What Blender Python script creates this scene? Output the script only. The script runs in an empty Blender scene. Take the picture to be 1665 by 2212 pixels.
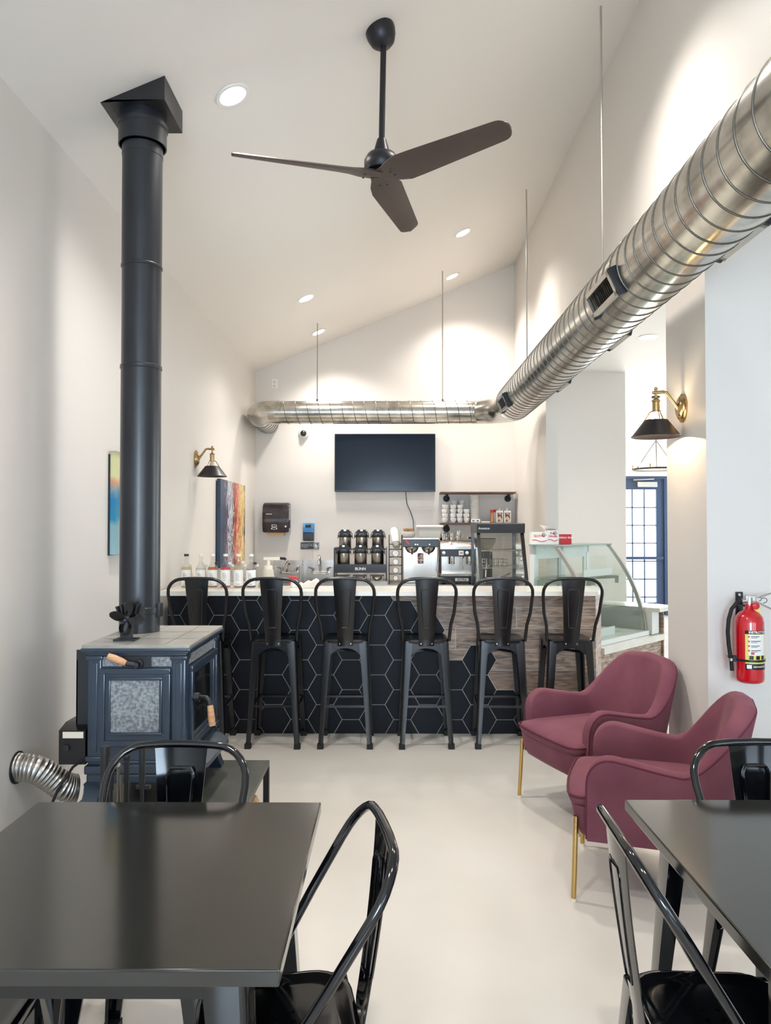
import bpy, bmesh, math, random
from mathutils import Vector, Matrix
random.seed(7)
PI = math.pi
S = bpy.context.scene
C = S.collection
# ------------------------------------------------------------------ camera, world, exposure
cd = bpy.data.cameras.new('camera'); cam = bpy.data.objects.new('camera', cd); C.objects.link(cam)
cd.sensor_fit = 'VERTICAL'; cd.sensor_height = 36.0; cd.lens = 1620/2212*36.0
cd.clip_start = 0.05; cd.clip_end = 200
cam.location = (0, 0, 1.53)
cam.rotation_euler = (PI/2 + math.atan(33/1620), 0, math.atan(8/1620))
S.camera = cam
S.view_settings.view_transform = 'Standard'; S.view_settings.look = 'None'
S.view_settings.gamma = 1; S.view_settings.use_curve_mapping = False
S.view_settings.exposure = 1.26
W = bpy.data.worlds.new('sky'); S.world = W; W.use_nodes = True
bg = W.node_tree.nodes['Background']; bg.inputs[0].default_value = (0.85, 0.93, 1.0, 1); bg.inputs[1].default_value = 2.2
CAN_POWER = 105.0; DAY_BACK = 14.0; DAY_SIDE = 45.0; DAY_DOOR = 18.0

def area_light(name, loc, direction, sx, sy, power, col):
    l = bpy.data.lights.new(name, 'AREA'); l.shape = 'RECTANGLE'; l.size = sx; l.size_y = sy
    l.energy = power; l.color = col
    o = bpy.data.objects.new(name, l); C.objects.link(o); o.location = loc
    o.rotation_euler = Vector(direction).to_track_quat('-Z', 'Y').to_euler()
    return o
BLUE = (0.62, 0.80, 1.0)
for wx in (2.5, 4.6):
    area_light('daylight', (wx, -3.95, 1.6), (0, 1, 0), 1.5, 2.0, DAY_BACK, BLUE)
area_light('daylight', (-0.1, -3.95, 1.8), (0, 1, 0.25), 1.8, 1.8, 110.0, BLUE)
for wy in (5.6, 11.1):
    area_light('daylight', (6.95, wy, 1.6), (-1, 0, 0), 1.6, 2.0, DAY_SIDE, (0.75, 0.88, 1.0))
area_light('daylight', (4.35, 13.03, 1.3), (0, -1, 0), 0.62, 1.8, DAY_DOOR, (0.8, 0.92, 1.0))

# ------------------------------------------------------------------ materials
def srgb(r, g, b):
    f = lambda c: (c/255/12.92) if c/255 <= 0.04045 else ((c/255+0.055)/1.055)**2.4
    return (f(r), f(g), f(b), 1)
def mat(name, col, rough=0.5, metal=0.0, spec=0.5, noise=None, bump=None, coat=0.0, sheen=0.0, emit=None, es=0.0):
    """noise=(scale, colour2, low, high[, stretch]); bump=(scale, strength)"""
    m = bpy.data.materials.new(name); m.use_nodes = True
    nt = m.node_tree; b = nt.nodes['Principled BSDF']
    c = srgb(*col)
    b.inputs['Base Color'].default_value = c
    b.inputs['Roughness'].default_value = rough; b.inputs['Metallic'].default_value = metal
    b.inputs['Specular IOR Level'].default_value = spec
    b.inputs['Coat Weight'].default_value = coat; b.inputs['Coat Roughness'].default_value = 0.06
    if sheen:
        b.inputs['Sheen Weight'].default_value = sheen; b.inputs['Sheen Roughness'].default_value = 0.35
        b.inputs['Sheen Tint'].default_value = (c[0]*1.4+0.25, c[1]*1.4+0.2, c[2]*1.4+0.2, 1)
    if emit:
        b.inputs['Emission Color'].default_value = srgb(*emit); b.inputs['Emission Strength'].default_value = es
    tc = nt.nodes.new('ShaderNodeTexCoord')
    src = tc.outputs['Object']
    if noise:
        n = nt.nodes.new('ShaderNodeTexNoise'); n.inputs['Scale'].default_value = noise[0]; n.inputs['Detail'].default_value = 6
        s2 = src
        if len(noise) > 4:
            mp = nt.nodes.new('ShaderNodeMapping'); mp.inputs['Scale'].default_value = noise[4]
            nt.links.new(src, mp.inputs[0]); s2 = mp.outputs[0]
        nt.links.new(s2, n.inputs['Vector'])
        r = nt.nodes.new('ShaderNodeValToRGB')
        r.color_ramp.elements[0].position = noise[2]; r.color_ramp.elements[1].position = noise[3]
        r.color_ramp.elements[0].color = c; r.color_ramp.elements[1].color = srgb(*noise[1])
        nt.links.new(n.outputs[0], r.inputs[0]); nt.links.new(r.outputs[0], b.inputs['Base Color'])
    if bump:
        n = nt.nodes.new('ShaderNodeTexNoise'); n.inputs['Scale'].default_value = bump[0]; n.inputs['Detail'].default_value = 4
        bp = nt.nodes.new('ShaderNodeBump'); bp.inputs['Strength'].default_value = bump[1]; bp.inputs['Distance'].default_value = 0.01
        nt.links.new(src, n.inputs['Vector']); nt.links.new(n.outputs[0], bp.inputs['Height']); nt.links.new(bp.outputs[0], b.inputs['Normal'])
    return m
def glass(name, tint=(1, 1, 1), refl=0.12, rough=0.0, graze=0.7):
    m = bpy.data.materials.new(name); m.use_nodes = True
    nt = m.node_tree; nt.nodes.clear()
    out = nt.nodes.new('ShaderNodeOutputMaterial'); mx = nt.nodes.new('ShaderNodeMixShader')
    t = nt.nodes.new('ShaderNodeBsdfTransparent'); t.inputs[0].default_value = (*tint, 1)
    g = nt.nodes.new('ShaderNodeBsdfGlossy'); g.inputs['Roughness'].default_value = rough
    lw = nt.nodes.new('ShaderNodeLayerWeight'); lw.inputs[0].default_value = 0.5
    pw = nt.nodes.new('ShaderNodeMath'); pw.operation = 'POWER'; pw.inputs[1].default_value = 4.0
    ml = nt.nodes.new('ShaderNodeMath'); ml.operation = 'MULTIPLY_ADD'; ml.inputs[1].default_value = graze; ml.inputs[2].default_value = 0.03+refl*0.15
    nt.links.new(lw.outputs['Facing'], pw.inputs[0]); nt.links.new(pw.outputs[0], ml.inputs[0])
    nt.links.new(ml.outputs[0], mx.inputs[0]); nt.links.new(t.outputs[0], mx.inputs[1]); nt.links.new(g.outputs[0], mx.inputs[2])
    nt.links.new(mx.outputs[0], out.inputs[0])
    return m
M = {}
M['wall'] = mat('wall_paint', (222, 216, 209), 0.42, spec=0.35, bump=(90, 0.04))
M['ceil'] = mat('ceiling_paint', (232, 227, 220), 0.6, spec=0.3)
M['floor'] = mat('sealed_concrete', (202, 197, 189), 0.22, spec=0.4, noise=(1.1, (190, 184, 175), 0.35, 0.7), bump=(3, 0.02))
M['black'] = mat('gloss_black_enamel', (7, 8, 11), 0.10, spec=0.5, coat=0.25)
M['stoolblack'] = mat('satin_black_enamel', (8, 9, 12), 0.27, spec=0.6)
M['tabletop'] = mat('gloss_black_lacquer', (27, 27, 24), 0.13, spec=0.85)
M['matte'] = mat('matte_black', (22, 24, 28), 0.5)
M['pipe'] = mat('stove_pipe_black', (28, 31, 37), 0.34, metal=0.0, spec=0.6, noise=(3, (38, 40, 46), 0.45, 0.7))
M['pipe2'] = mat('stove_pipe_box', (40, 40, 42), 0.38, metal=0.3, noise=(9, (52, 51, 52), 0.45, 0.8))
M['rubber'] = mat('rubber', (14, 14, 14), 0.7)
M['blue'] = mat('blue_black_enamel', (36, 50, 64), 0.28, spec=0.5, coat=0.15, noise=(7, (42, 57, 73), 0.4, 0.7))
M['stone'] = mat('soapstone', (96, 100, 104), 0.6, noise=(75, (150, 154, 156), 0.36, 0.64), bump=(60, 0.2))
M['stonetop'] = mat('soapstone_top', (138, 136, 130), 0.32, noise=(6, (164, 162, 154), 0.35, 0.7))
M['wood'] = mat('light_wood', (208, 160, 118), 0.5, noise=(14, (184, 132, 92), 0.4, 0.7, (1, 1, 6)))
M['log'] = mat('split_firewood', (214, 180, 138), 0.8, noise=(12, (180, 142, 100), 0.4, 0.7, (1, 6, 6)))
M['darkglass'] = mat('stove_glass', (12, 12, 14), 0.05, spec=0.6, coat=1)
M['slate'] = mat('hearth_slate', (66, 67, 63), 0.36, noise=(5, (84, 86, 80), 0.4, 0.7))
M['fanwood'] = mat('walnut_blade', (70, 57, 52), 0.5, noise=(3, (82, 67, 60), 0.4, 0.7))
M['fanmetal'] = mat('fan_bronze', (46, 45, 49), 0.4, metal=0.5)
M['duct'] = mat('galvanised_steel', (205, 202, 194), 0.20, metal=1.0, noise=(7, (170, 167, 160), 0.42, 0.62), bump=(2.5, 0.08))
M['seam'] = mat('duct_seam', (118, 114, 106), 0.35, metal=1.0)
M['alu'] = mat('aluminium', (190, 188, 182), 0.32, metal=1.0)
M['steel'] = mat('brushed_steel', (196, 190, 182), 0.27, metal=1.0, noise=(3, (170, 164, 156), 0.4, 0.6, (1, 1, 0.15)))
M['chrome'] = mat('chrome', (225, 225, 225), 0.08, metal=1.0)
M['brass'] = mat('aged_brass', (176, 150, 106), 0.25, metal=1.0)
M['gold'] = mat('gold_leg', (196, 165, 104), 0.22, metal=1.0)
M['velvet'] = mat('mauve_velvet', (106, 62, 73), 0.85, spec=0.12, sheen=0.35, noise=(5, (118, 72, 82), 0.35, 0.7), bump=(160, 0.05))
M['piping'] = mat('velvet_piping', (92, 46, 56), 0.8, spec=0.1, sheen=0.2)
M['white'] = mat('white_plastic', (235, 233, 228), 0.35)
M['cream'] = mat('cream_plastic', (226, 216, 196), 0.4)
M['china'] = mat('white_china', (236, 234, 230), 0.18)
M['quartz'] = mat('white_quartz', (228, 226, 216), 0.22, noise=(4, (216, 213, 204), 0.4, 0.8))
M['hex'] = mat('black_hex_tile', (14, 17, 24), 0.5, spec=0.22, noise=(4, (21, 24, 31), 0.35, 0.75), bump=(30, 0.05))
M['grout'] = mat('white_grout', (206, 202, 196), 0.8)
M['red'] = mat('red_enamel', (196, 14, 32), 0.2, coat=0.6)
M['redp'] = mat('red_plastic', (206, 40, 44), 0.4)
M['orange'] = mat('orange_plastic', (232, 92, 60), 0.4)
M['tv'] = mat('tv_screen', (12, 20, 32), 0.18, spec=0.25)
M['tvframe'] = mat('tv_frame', (16, 16, 20), 0.3)
M['smoke'] = mat('smoke_plastic', (40, 32, 36), 0.16, coat=0.5, noise=(4, (62, 48, 54), 0.45, 0.65))
M['kraft'] = mat('kraft_paper', (204, 164, 122), 0.8)
M['paper'] = mat('white_paper', (238, 235, 230), 0.7)
M['cloth'] = mat('white_cloth', (228, 222, 214), 0.9, noise=(8, (210, 203, 195), 0.4, 0.7))
M['soapblue'] = mat('blue_soap_refill', (40, 110, 170), 0.2, noise=(10, (90, 160, 205), 0.45, 0.6))
M['doorblue'] = mat('dark_blue_door', (42, 62, 92), 0.35)
M['yellow'] = mat('label_yellow', (226, 214, 110), 0.5)
M['tan'] = mat('straw', (176, 140, 98), 0.8, noise=(60, (140, 104, 70), 0.45, 0.6))
M['brown'] = mat('brown_print', (110, 52, 34), 0.5, noise=(30, (222, 202, 180), 0.45, 0.55))
M['spice'] = mat('spice_bottle', (205, 138, 84), 0.35)
M['grinder'] = glass('smoke_hopper', (0.72, 0.72, 0.7), 0.3)
M['glass'] = glass('clear_glass', (0.97, 0.985, 0.975), 0.22)
M['bottleglass'] = glass('bottle_glass', (0.93, 0.94, 0.93), 0.35)
M['caseglass'] = glass('case_glass', (0.94, 0.97, 0.955), 0.1, graze=0.35)
M['caseedge'] = mat('green_glass_edge', (150, 166, 156), 0.2)
M['caseframe'] = mat('case_frame_white', (220, 222, 218), 0.35)
M['windowglass'] = glass('window_glass', (0.98, 0.99, 1.0), 0.15)
M['bulb'] = mat('lit_bulb', (255, 236, 200), 0.4, emit=(255, 214, 150), es=14)
M['candle'] = mat('lit_candle_bulb', (255, 240, 215), 0.4, emit=(255, 226, 180), es=18)
M['lens'] = mat('lit_lens', (255, 250, 240), 0.4, emit=(255, 246, 232), es=4)
M['bulboff'] = mat('unlit_bulb', (226, 220, 205), 0.15)
M['shade'] = mat('black_lamp_shade', (42, 39, 42), 0.38, metal=0.4)
M['basket'] = mat('wire_chrome', (190, 186, 176), 0.2, metal=1.0)
M['pave'] = mat('outdoor_concrete', (200, 200, 198), 0.8)

def plank_mat():
    m = bpy.data.materials.new('wood_look_tile'); m.use_nodes = True
    nt = m.node_tree; b = nt.nodes['Principled BSDF']; b.inputs['Roughness'].default_value = 0.45
    g = nt.nodes.new('ShaderNodeNewGeometry'); sp = nt.nodes.new('ShaderNodeSeparateXYZ'); cb = nt.nodes.new('ShaderNodeCombineXYZ')
    nt.links.new(g.outputs['Position'], sp.inputs[0])
    ad = nt.nodes.new('ShaderNodeMath'); ad.operation = 'MULTIPLY_ADD'; ad.inputs[1].default_value = 0.9
    nt.links.new(sp.outputs[1], ad.inputs[0]); nt.links.new(sp.outputs[0], ad.inputs[2])
    nt.links.new(ad.outputs[0], cb.inputs[0]); nt.links.new(sp.outputs[2], cb.inputs[1])
    mp = nt.nodes.new('ShaderNodeMapping'); mp.inputs['Location'].default_value = (-0.946-0.9*5.6+1.22, -0.934+0.1557*8, 0)
    nt.links.new(cb.outputs[0], mp.inputs[0])
    br = nt.nodes.new('ShaderNodeTexBrick'); br.inputs['Scale'].default_value = 1; br.inputs['Brick Width'].default_value = 1.22
    br.inputs['Row Height'].default_value = 0.1557; br.inputs['Mortar Size'].default_value = 0.0018; br.inputs['Mortar Smooth'].default_value = 0
    br.offset = 0.37; br.inputs['Color1'].default_value = srgb(152, 130, 116); br.inputs['Color2'].default_value = srgb(192, 168, 148)
    br.inputs['Mortar'].default_value = srgb(206, 198, 190)
    nt.links.new(mp.outputs[0], br.inputs[0])
    m2 = nt.nodes.new('ShaderNodeMapping'); m2.inputs['Scale'].default_value = (3.2, 22, 1); nt.links.new(cb.outputs[0], m2.inputs[0])
    n = nt.nodes.new('ShaderNodeTexNoise'); n.inputs['Scale'].default_value = 1.6; n.inputs['Detail'].default_value = 8; n.inputs['Distortion'].default_value = 1.6
    nt.links.new(m2.outputs[0], n.inputs['Vector'])
    r = nt.nodes.new('ShaderNodeValToRGB'); e = r.color_ramp.elements
    e[0].position = 0.34; e[0].color = (0.28, 0.26, 0.26, 1); e[1].position = 0.62; e[1].color = (1.1, 1.07, 1.03, 1)
    nt.links.new(n.outputs[0], r.inputs[0])
    mx = nt.nodes.new('ShaderNodeMix'); mx.data_type = 'RGBA'; mx.blend_type = 'MULTIPLY'; mx.inputs[0].default_value = 0.85
    nt.links.new(br.outputs['Color'], mx.inputs[6]); nt.links.new(r.outputs[0], mx.inputs[7])
    mo = nt.nodes.new('ShaderNodeMix'); mo.data_type = 'RGBA'
    nt.links.new(br.outputs['Fac'], mo.inputs[0]); nt.links.new(mx.outputs[2], mo.inputs[6]); mo.inputs[7].default_value = srgb(206, 198, 190)
    nt.links.new(mo.outputs[2], b.inputs['Base Color'])
    return m
M['plank'] = plank_mat()
def art_mat(name, stops, scale, stretch, dist):
    m = bpy.data.materials.new(name); m.use_nodes = True
    nt = m.node_tree; b = nt.nodes['Principled BSDF']; b.inputs['Roughness'].default_value = 0.35
    tc = nt.nodes.new('ShaderNodeTexCoord'); mp = nt.nodes.new('ShaderNodeMapping'); mp.inputs['Scale'].default_value = stretch
    n = nt.nodes.new('ShaderNodeTexNoise'); n.inputs['Scale'].default_value = scale; n.inputs['Detail'].default_value = 3; n.inputs['Distortion'].default_value = dist
    nt.links.new(tc.outputs['Object'], mp.inputs[0]); nt.links.new(mp.outputs[0], n.inputs['Vector'])
    return m, nt, b, tc, n
def streak_art():
    # vertical streaks: dark blue, violet and white, maroon, red-orange, yellow across the width (object Y)
    m, nt, b, tc, n = art_mat('streaked_painting', None, 5.0, (1, 3.2, 0.9), 1.4)
    sp = nt.nodes.new('ShaderNodeSeparateXYZ'); nt.links.new(tc.outputs['Object'], sp.inputs[0])
    a = nt.nodes.new('ShaderNodeMath'); a.operation = 'MULTIPLY_ADD'; a.inputs[1].default_value = 0.74; a.inputs[2].default_value = 0.5-0.31
    nt.links.new(sp.outputs[1], a.inputs[0])
    c = nt.nodes.new('ShaderNodeMath'); c.operation = 'MULTIPLY_ADD'; c.inputs[1].default_value = 0.66
    nt.links.new(n.outputs[0], c.inputs[0]); nt.links.new(a.outputs[0], c.inputs[2])
    r = nt.nodes.new('ShaderNodeValToRGB'); r.color_ramp.interpolation = 'CONSTANT'
    cols = [(0, (22, 58, 88)), (0.13, (58, 34, 52)), (0.22, (26, 64, 92)), (0.30, (170, 158, 190)), (0.36, (222, 218, 214)), (0.40, (96, 100, 106)), (0.45, (214, 208, 204)),
            (0.50, (92, 40, 48)), (0.55, (150, 60, 50)), (0.60, (224, 92, 66)), (0.66, (244, 190, 150)), (0.70, (206, 58, 48)), (0.75, (238, 210, 140)), (0.86, (226, 188, 104)), (0.95, (40, 78, 96))]
    el = r.color_ramp.elements
    el[0].position = 0; el[0].color = srgb(*cols[0][1]); el[1].position = cols[1][0]; el[1].color = srgb(*cols[1][1])
    for p, q in cols[2:]:
        e = el.new(p); e.color = srgb(*q)
    nt.links.new(c.outputs[0], r.inputs[0]); nt.links.new(r.outputs[0], b.inputs['Base Color'])
    return m
def sea_art():
    m, nt, b, tc, n = art_mat('blue_and_cream_painting', None, 4.0, (1, 1.6, 1), 1.0)
    sp = nt.nodes.new('ShaderNodeSeparateXYZ'); nt.links.new(tc.outputs['Object'], sp.inputs[0])
    a = nt.nodes.new('ShaderNodeMath'); a.operation = 'MULTIPLY_ADD'; a.inputs[1].default_value = 1.5; a.inputs[2].default_value = -0.14
    nt.links.new(sp.outputs[2], a.inputs[0])
    c = nt.nodes.new('ShaderNodeMath'); c.operation = 'MULTIPLY_ADD'; c.inputs[1].default_value = 0.3
    nt.links.new(n.outputs[0], c.inputs[0]); nt.links.new(a.outputs[0], c.inputs[2])
    r = nt.nodes.new('ShaderNodeValToRGB'); el = r.color_ramp.elements
    cols = [(0, (150, 184, 190)), (0.3, (128, 168, 174)), (0.38, (20, 130, 164)), (0.52, (10, 120, 168)), (0.6, (120, 150, 160)), (0.66, (214, 150, 110)), (0.7, (214, 208, 160)), (0.85, (206, 206, 150)), (0.95, (150, 140, 128))]
    el[0].position = 0; el[0].color = srgb(*cols[0][1]); el[1].position = cols[1][0]; el[1].color = srgb(*cols[1][1])
    for p, q in cols[2:]:
        e = el.new(p); e.color = srgb(*q)
    nt.links.new(c.outputs[0], r.inputs[0]); nt.links.new(r.outputs[0], b.inputs['Base Color'])
    return m
M['art'] = streak_art(); M['art2'] = sea_art()

# ------------------------------------------------------------------ mesh helpers (all coordinates are world coordinates of the finished thing)
class B:
    def __init__(s): s.bm = bmesh.new(); s.flat = False; s.ff = []
    def faces(s, vs, fs):
        v = [s.bm.verts.new(p) for p in vs]
        for f in fs:
            try: s.bm.faces.new([v[i] for i in f])
            except ValueError: pass
        return s
    def box(s, x0, x1, y0, y1, z0, z1, rot=None, bev=0.0):
        """rot=(angle about z) around the box centre"""
        s.flat = True; t = bmesh.new(); bmesh.ops.create_cube(t, size=1)
        cx, cy, cz = (x0+x1)/2, (y0+y1)/2, (z0+z1)/2
        for v in t.verts:
            v.co = Vector((v.co.x*(x1-x0), v.co.y*(y1-y0), v.co.z*(z1-z0)))
        if bev: bmesh.ops.bevel(t, geom=t.edges[:], offset=bev, segments=2, profile=0.6, affect='EDGES')
        mt = Matrix.Translation((cx, cy, cz)) @ (Matrix.Rotation(rot, 4, 'Z') if rot else Matrix())
        t.normal_update(); fl = [max(abs(c) for c in f.normal) > 0.9995 for f in t.faces]
        n0 = len(s.bm.faces); s.add(t, mt); s.bm.faces.ensure_lookup_table()
        if bev: s.ff += [s.bm.faces[n0+i] for i, q in enumerate(fl) if q and n0+i < len(s.bm.faces)]
        return s
    def add(s, t, mt=None):
        idx = {}
        for v in t.verts: idx[v] = s.bm.verts.new(mt @ v.co if mt else v.co)
        for f in t.faces:
            try: s.bm.faces.new([idx[v] for v in f.verts])
            except ValueError: pass
        t.free(); return s
    def rings(s, rs, closed=False, caps=True):
        n = len(rs[0]); V = [[s.bm.verts.new(p) for p in r] for r in rs]
        m = len(V)
        for i in range(m if closed else m-1):
            a, b = V[i], V[(i+1) % m]
            for j in range(n):
                try: s.bm.faces.new((a[j], a[(j+1) % n], b[(j+1) % n], b[j]))
                except ValueError: pass
        if caps and not closed:
            for r in (V[0], V[-1]):
                try: s.bm.faces.new(r)
                except ValueError: pass
        return s
    def tube(s, pts, r, n=10, closed=False, caps=True):
        pts = [Vector(p) for p in pts]; m = len(pts)
        rr = r if isinstance(r, (list, tuple)) else [r]*m
        T = []
        for i in range(m):
            a = pts[(i-1) % m] if (closed or i > 0) else pts[i]; b = pts[(i+1) % m] if (closed or i < m-1) else pts[i]
            T.append((b-a).normalized())
        up = Vector((0, 0, 1)) if abs(T[0].z) < 0.9 else Vector((1, 0, 0))
        u = T[0].cross(up).normalized(); R = []
        for i in range(m):
            u = (u - T[i]*u.dot(T[i])).normalized(); w = T[i].cross(u)
            R.append([pts[i] + (u*math.cos(2*PI*j/n) + w*math.sin(2*PI*j/n))*rr[i] for j in range(n)])
        return s.rings(R, closed, caps)
    def cyl(s, a, b, r, n=20, r2=None): return s.tube([a, b], [r, r if r2 is None else r2], n)
    def lathe(s, prof, loc=(0, 0, 0), axis=(0, 0, 1), n=28, caps=True):
        """prof = [(radius, height)...] along axis"""
        ax = Vector(axis).normalized(); q = Vector((0, 0, 1)).rotation_difference(ax); L = Vector(loc)
        R = [[L + q @ Vector((max(r, 1e-5)*math.cos(2*PI*j/n), max(r, 1e-5)*math.sin(2*PI*j/n), h)) for j in range(n)] for r, h in prof]
        return s.rings(R, False, caps)
    def prism(s, poly, ext):
        """poly = 3D points of a planar outline, ext = extrusion vector"""
        e = Vector(ext); a = [Vector(p) for p in poly]; n = len(a)
        return s.faces(a + [p+e for p in a], [tuple(range(n)), tuple(range(2*n-1, n-1, -1))] + [(i, (i+1) % n, n+(i+1) % n, n+i) for i in range(n)])
    def ball(s, c, r, n=12):
        return s.lathe([(r*math.sin(PI*i/n), -r*math.cos(PI*i/n)) for i in range(n+1)], c, n=2*n)
def origin_of(o):
    v = Vector((0, 0, 0))
    while o is not None: v += o.location; o = o.parent
    return v
def obj(name, b, m, parent=None, sharp=None, label=None, smooth=True):
    bm = b.bm if isinstance(b, B) else b
    bmesh.ops.recalc_face_normals(bm, faces=bm.faces[:])
    if parent is not None: off = origin_of(parent)
    else:
        xs = [v.co for v in bm.verts]
        off = Vector(((min(v.x for v in xs)+max(v.x for v in xs))/2, (min(v.y for v in xs)+max(v.y for v in xs))/2, min(v.z for v in xs)))
    for v in bm.verts: v.co -= off
    if sharp is None: sharp = 29 if (not isinstance(b, B) or b.flat) else 44
    a = math.radians(sharp)
    for f in bm.faces: f.smooth = smooth
    if isinstance(b, B):
        for f in b.ff:
            if f.is_valid: f.smooth = False
    for e in bm.edges:
        if len(e.link_faces) == 2 and e.calc_face_angle(0) > a: e.smooth = False
    me = bpy.data.meshes.new(name); bm.to_mesh(me); bm.free()
    me.materials.append(M[m] if isinstance(m, str) else m)
    o = bpy.data.objects.new(name, me); C.objects.link(o)
    if parent is not None: o.parent = parent
    else: o.location = off
    if label: o['label'] = label
    return o
def tag(o, label, cat, group=None, kind=None):
    o['label'] = label; o['category'] = cat
    if group: o['group'] = group
    if kind: o['kind'] = kind
    return o
def thing(name, label, cat, loc=(0, 0, 0), group=None):
    o = bpy.data.objects.new(name, None); o.empty_display_size = 0.05; C.objects.link(o); o.location = loc
    return tag(o, label, cat, group)
def struct(name, b, m, **k):
    o = obj(name, b, m, **k); o['kind'] = 'structure'; return o
def copy_tree(o, parent=None):
    c = o.copy(); C.objects.link(c); c.parent = parent
    for ch in list(o.children): copy_tree(ch, c)
    return c
def place(o, loc, rz=0, label=None):
    o.location = loc; o.rotation_euler = (0, 0, rz)
    if label: o['label'] = label
    return o
def to_mesh(o):
    bpy.context.view_layer.update()
    me = bpy.data.meshes.new_from_object(o); nm = o.name
    q = bpy.data.objects.new('tmp', me); C.objects.link(q)
    q.parent = o.parent; q.location = o.location; q.rotation_euler = o.rotation_euler; q.scale = o.scale
    bpy.data.objects.remove(o); q.name = nm
    return q
def writing(name, body, size, loc, rot, m, parent, width=None, bold=False, align='CENTER'):
    cu = bpy.data.curves.new(name, 'FONT'); cu.body = body; cu.size = size; cu.align_x = align; cu.align_y = 'CENTER'
    cu.extrude = 0.0006; cu.space_line = 0.95
    if bold: cu.offset = size*0.02
    cu.materials.append(M[m]); o = bpy.data.objects.new(name, cu); C.objects.link(o)
    o.parent = parent; o.location = Vector(loc) - origin_of(parent); o.rotation_euler = rot
    if width:
        bpy.context.view_layer.update(); w = o.dimensions.x
        if w > 1e-5: o.scale = (width/w, width/w, 1)
    return to_mesh(o)
FRONT = (PI/2, 0, 0)      # text that faces -Y
def lerp(a, b, t): return a+(b-a)*t
def smooth01(t): t = max(0, min(1, t)); return t*t*(3-2*t)

# ------------------------------------------------------------------ room
XL, XR, YB, YF = -1.69, 1.58, 9.44, -4.0
ZL, ZR, ZS = 3.49, 4.86, 3.49
SL = (ZR-ZL)/(XR-XL)
def zc(x): return ZL + SL*(x-XL)
FX = 7.0
struct('floor', B().box(XL-0.12, FX+0.1, YF-0.1, 13.2, -0.1, 0), 'floor')
o = obj('exterior_ground', B().box(FX+0.1, FX+14, -12, 28, -0.12, -0.05).box(-14, FX+0.1, 13.2, 28, -0.12, -0.05).box(-14, FX+0.1, -14, YF-0.1, -0.12, -0.05), 'pave'); o['kind'] = 'structure'
struct('wall_left', B().box(XL-0.12, XL, YF-0.1, YB+0.12, 0, ZL), 'wall')
struct('wall_back', B().prism([(XL, YB, 0), (2.976, YB, 0), (2.976, YB, ZS), (XR+0.12, YB, ZS), (XR+0.12, YB, zc(XR+0.12)+0.02), (XL, YB, ZL)], (0, 0.12, 0)), 'wall')
struct('wall_right', B().box(XR, XR+0.12, YF, 7.55, 3.42, ZR+0.03).box(XR, XR+0.12, 7.55, YB, 0, ZR+0.03).box(XR, XR+0.12, 3.74, 4.27, 0, 3.42), 'wall')
struct('wall_side', B().box(XR+0.12, 4.4, 3.74, 4.27, 0, 3.42), 'wall')
struct('ceiling', B().prism([(XL-0.12, YF-0.1, zc(XL-0.12)), (XR+0.12, YF-0.1, zc(XR+0.12)), (XR+0.12, YF-0.1, zc(XR)+0.2), (XL-0.12, YF-0.1, zc(XL)+0.12)], (0, YB-YF+0.22, 0)), 'ceil')
struct('ceiling_side', B().box(XR+0.12, FX+0.1, YF-0.1, 13.2, ZS, ZS+0.1).box(XL-0.12, XR+0.12, YB+0.12, 13.2, ZS, ZS+0.1), 'ceil')
# far room behind the passage, with the glazed door
DX0, DX1, DYY = 3.86, 4.84, 13.1
b = B().box(2.9, DX0, DYY, DYY+0.12, 0, ZS).box(DX1, FX+0.1, DYY, DYY+0.12, 0, ZS).box(DX0, DX1, DYY, DYY+0.12, 2.42, ZS).box(-0.5, 2.9, DYY, DYY+0.12, 0, ZS)
struct('wall_far', b, 'wall')
struct('wall_passage', B().box(2.856, 2.976, YB+0.12, DYY, 0, ZS), 'wall')
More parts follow.
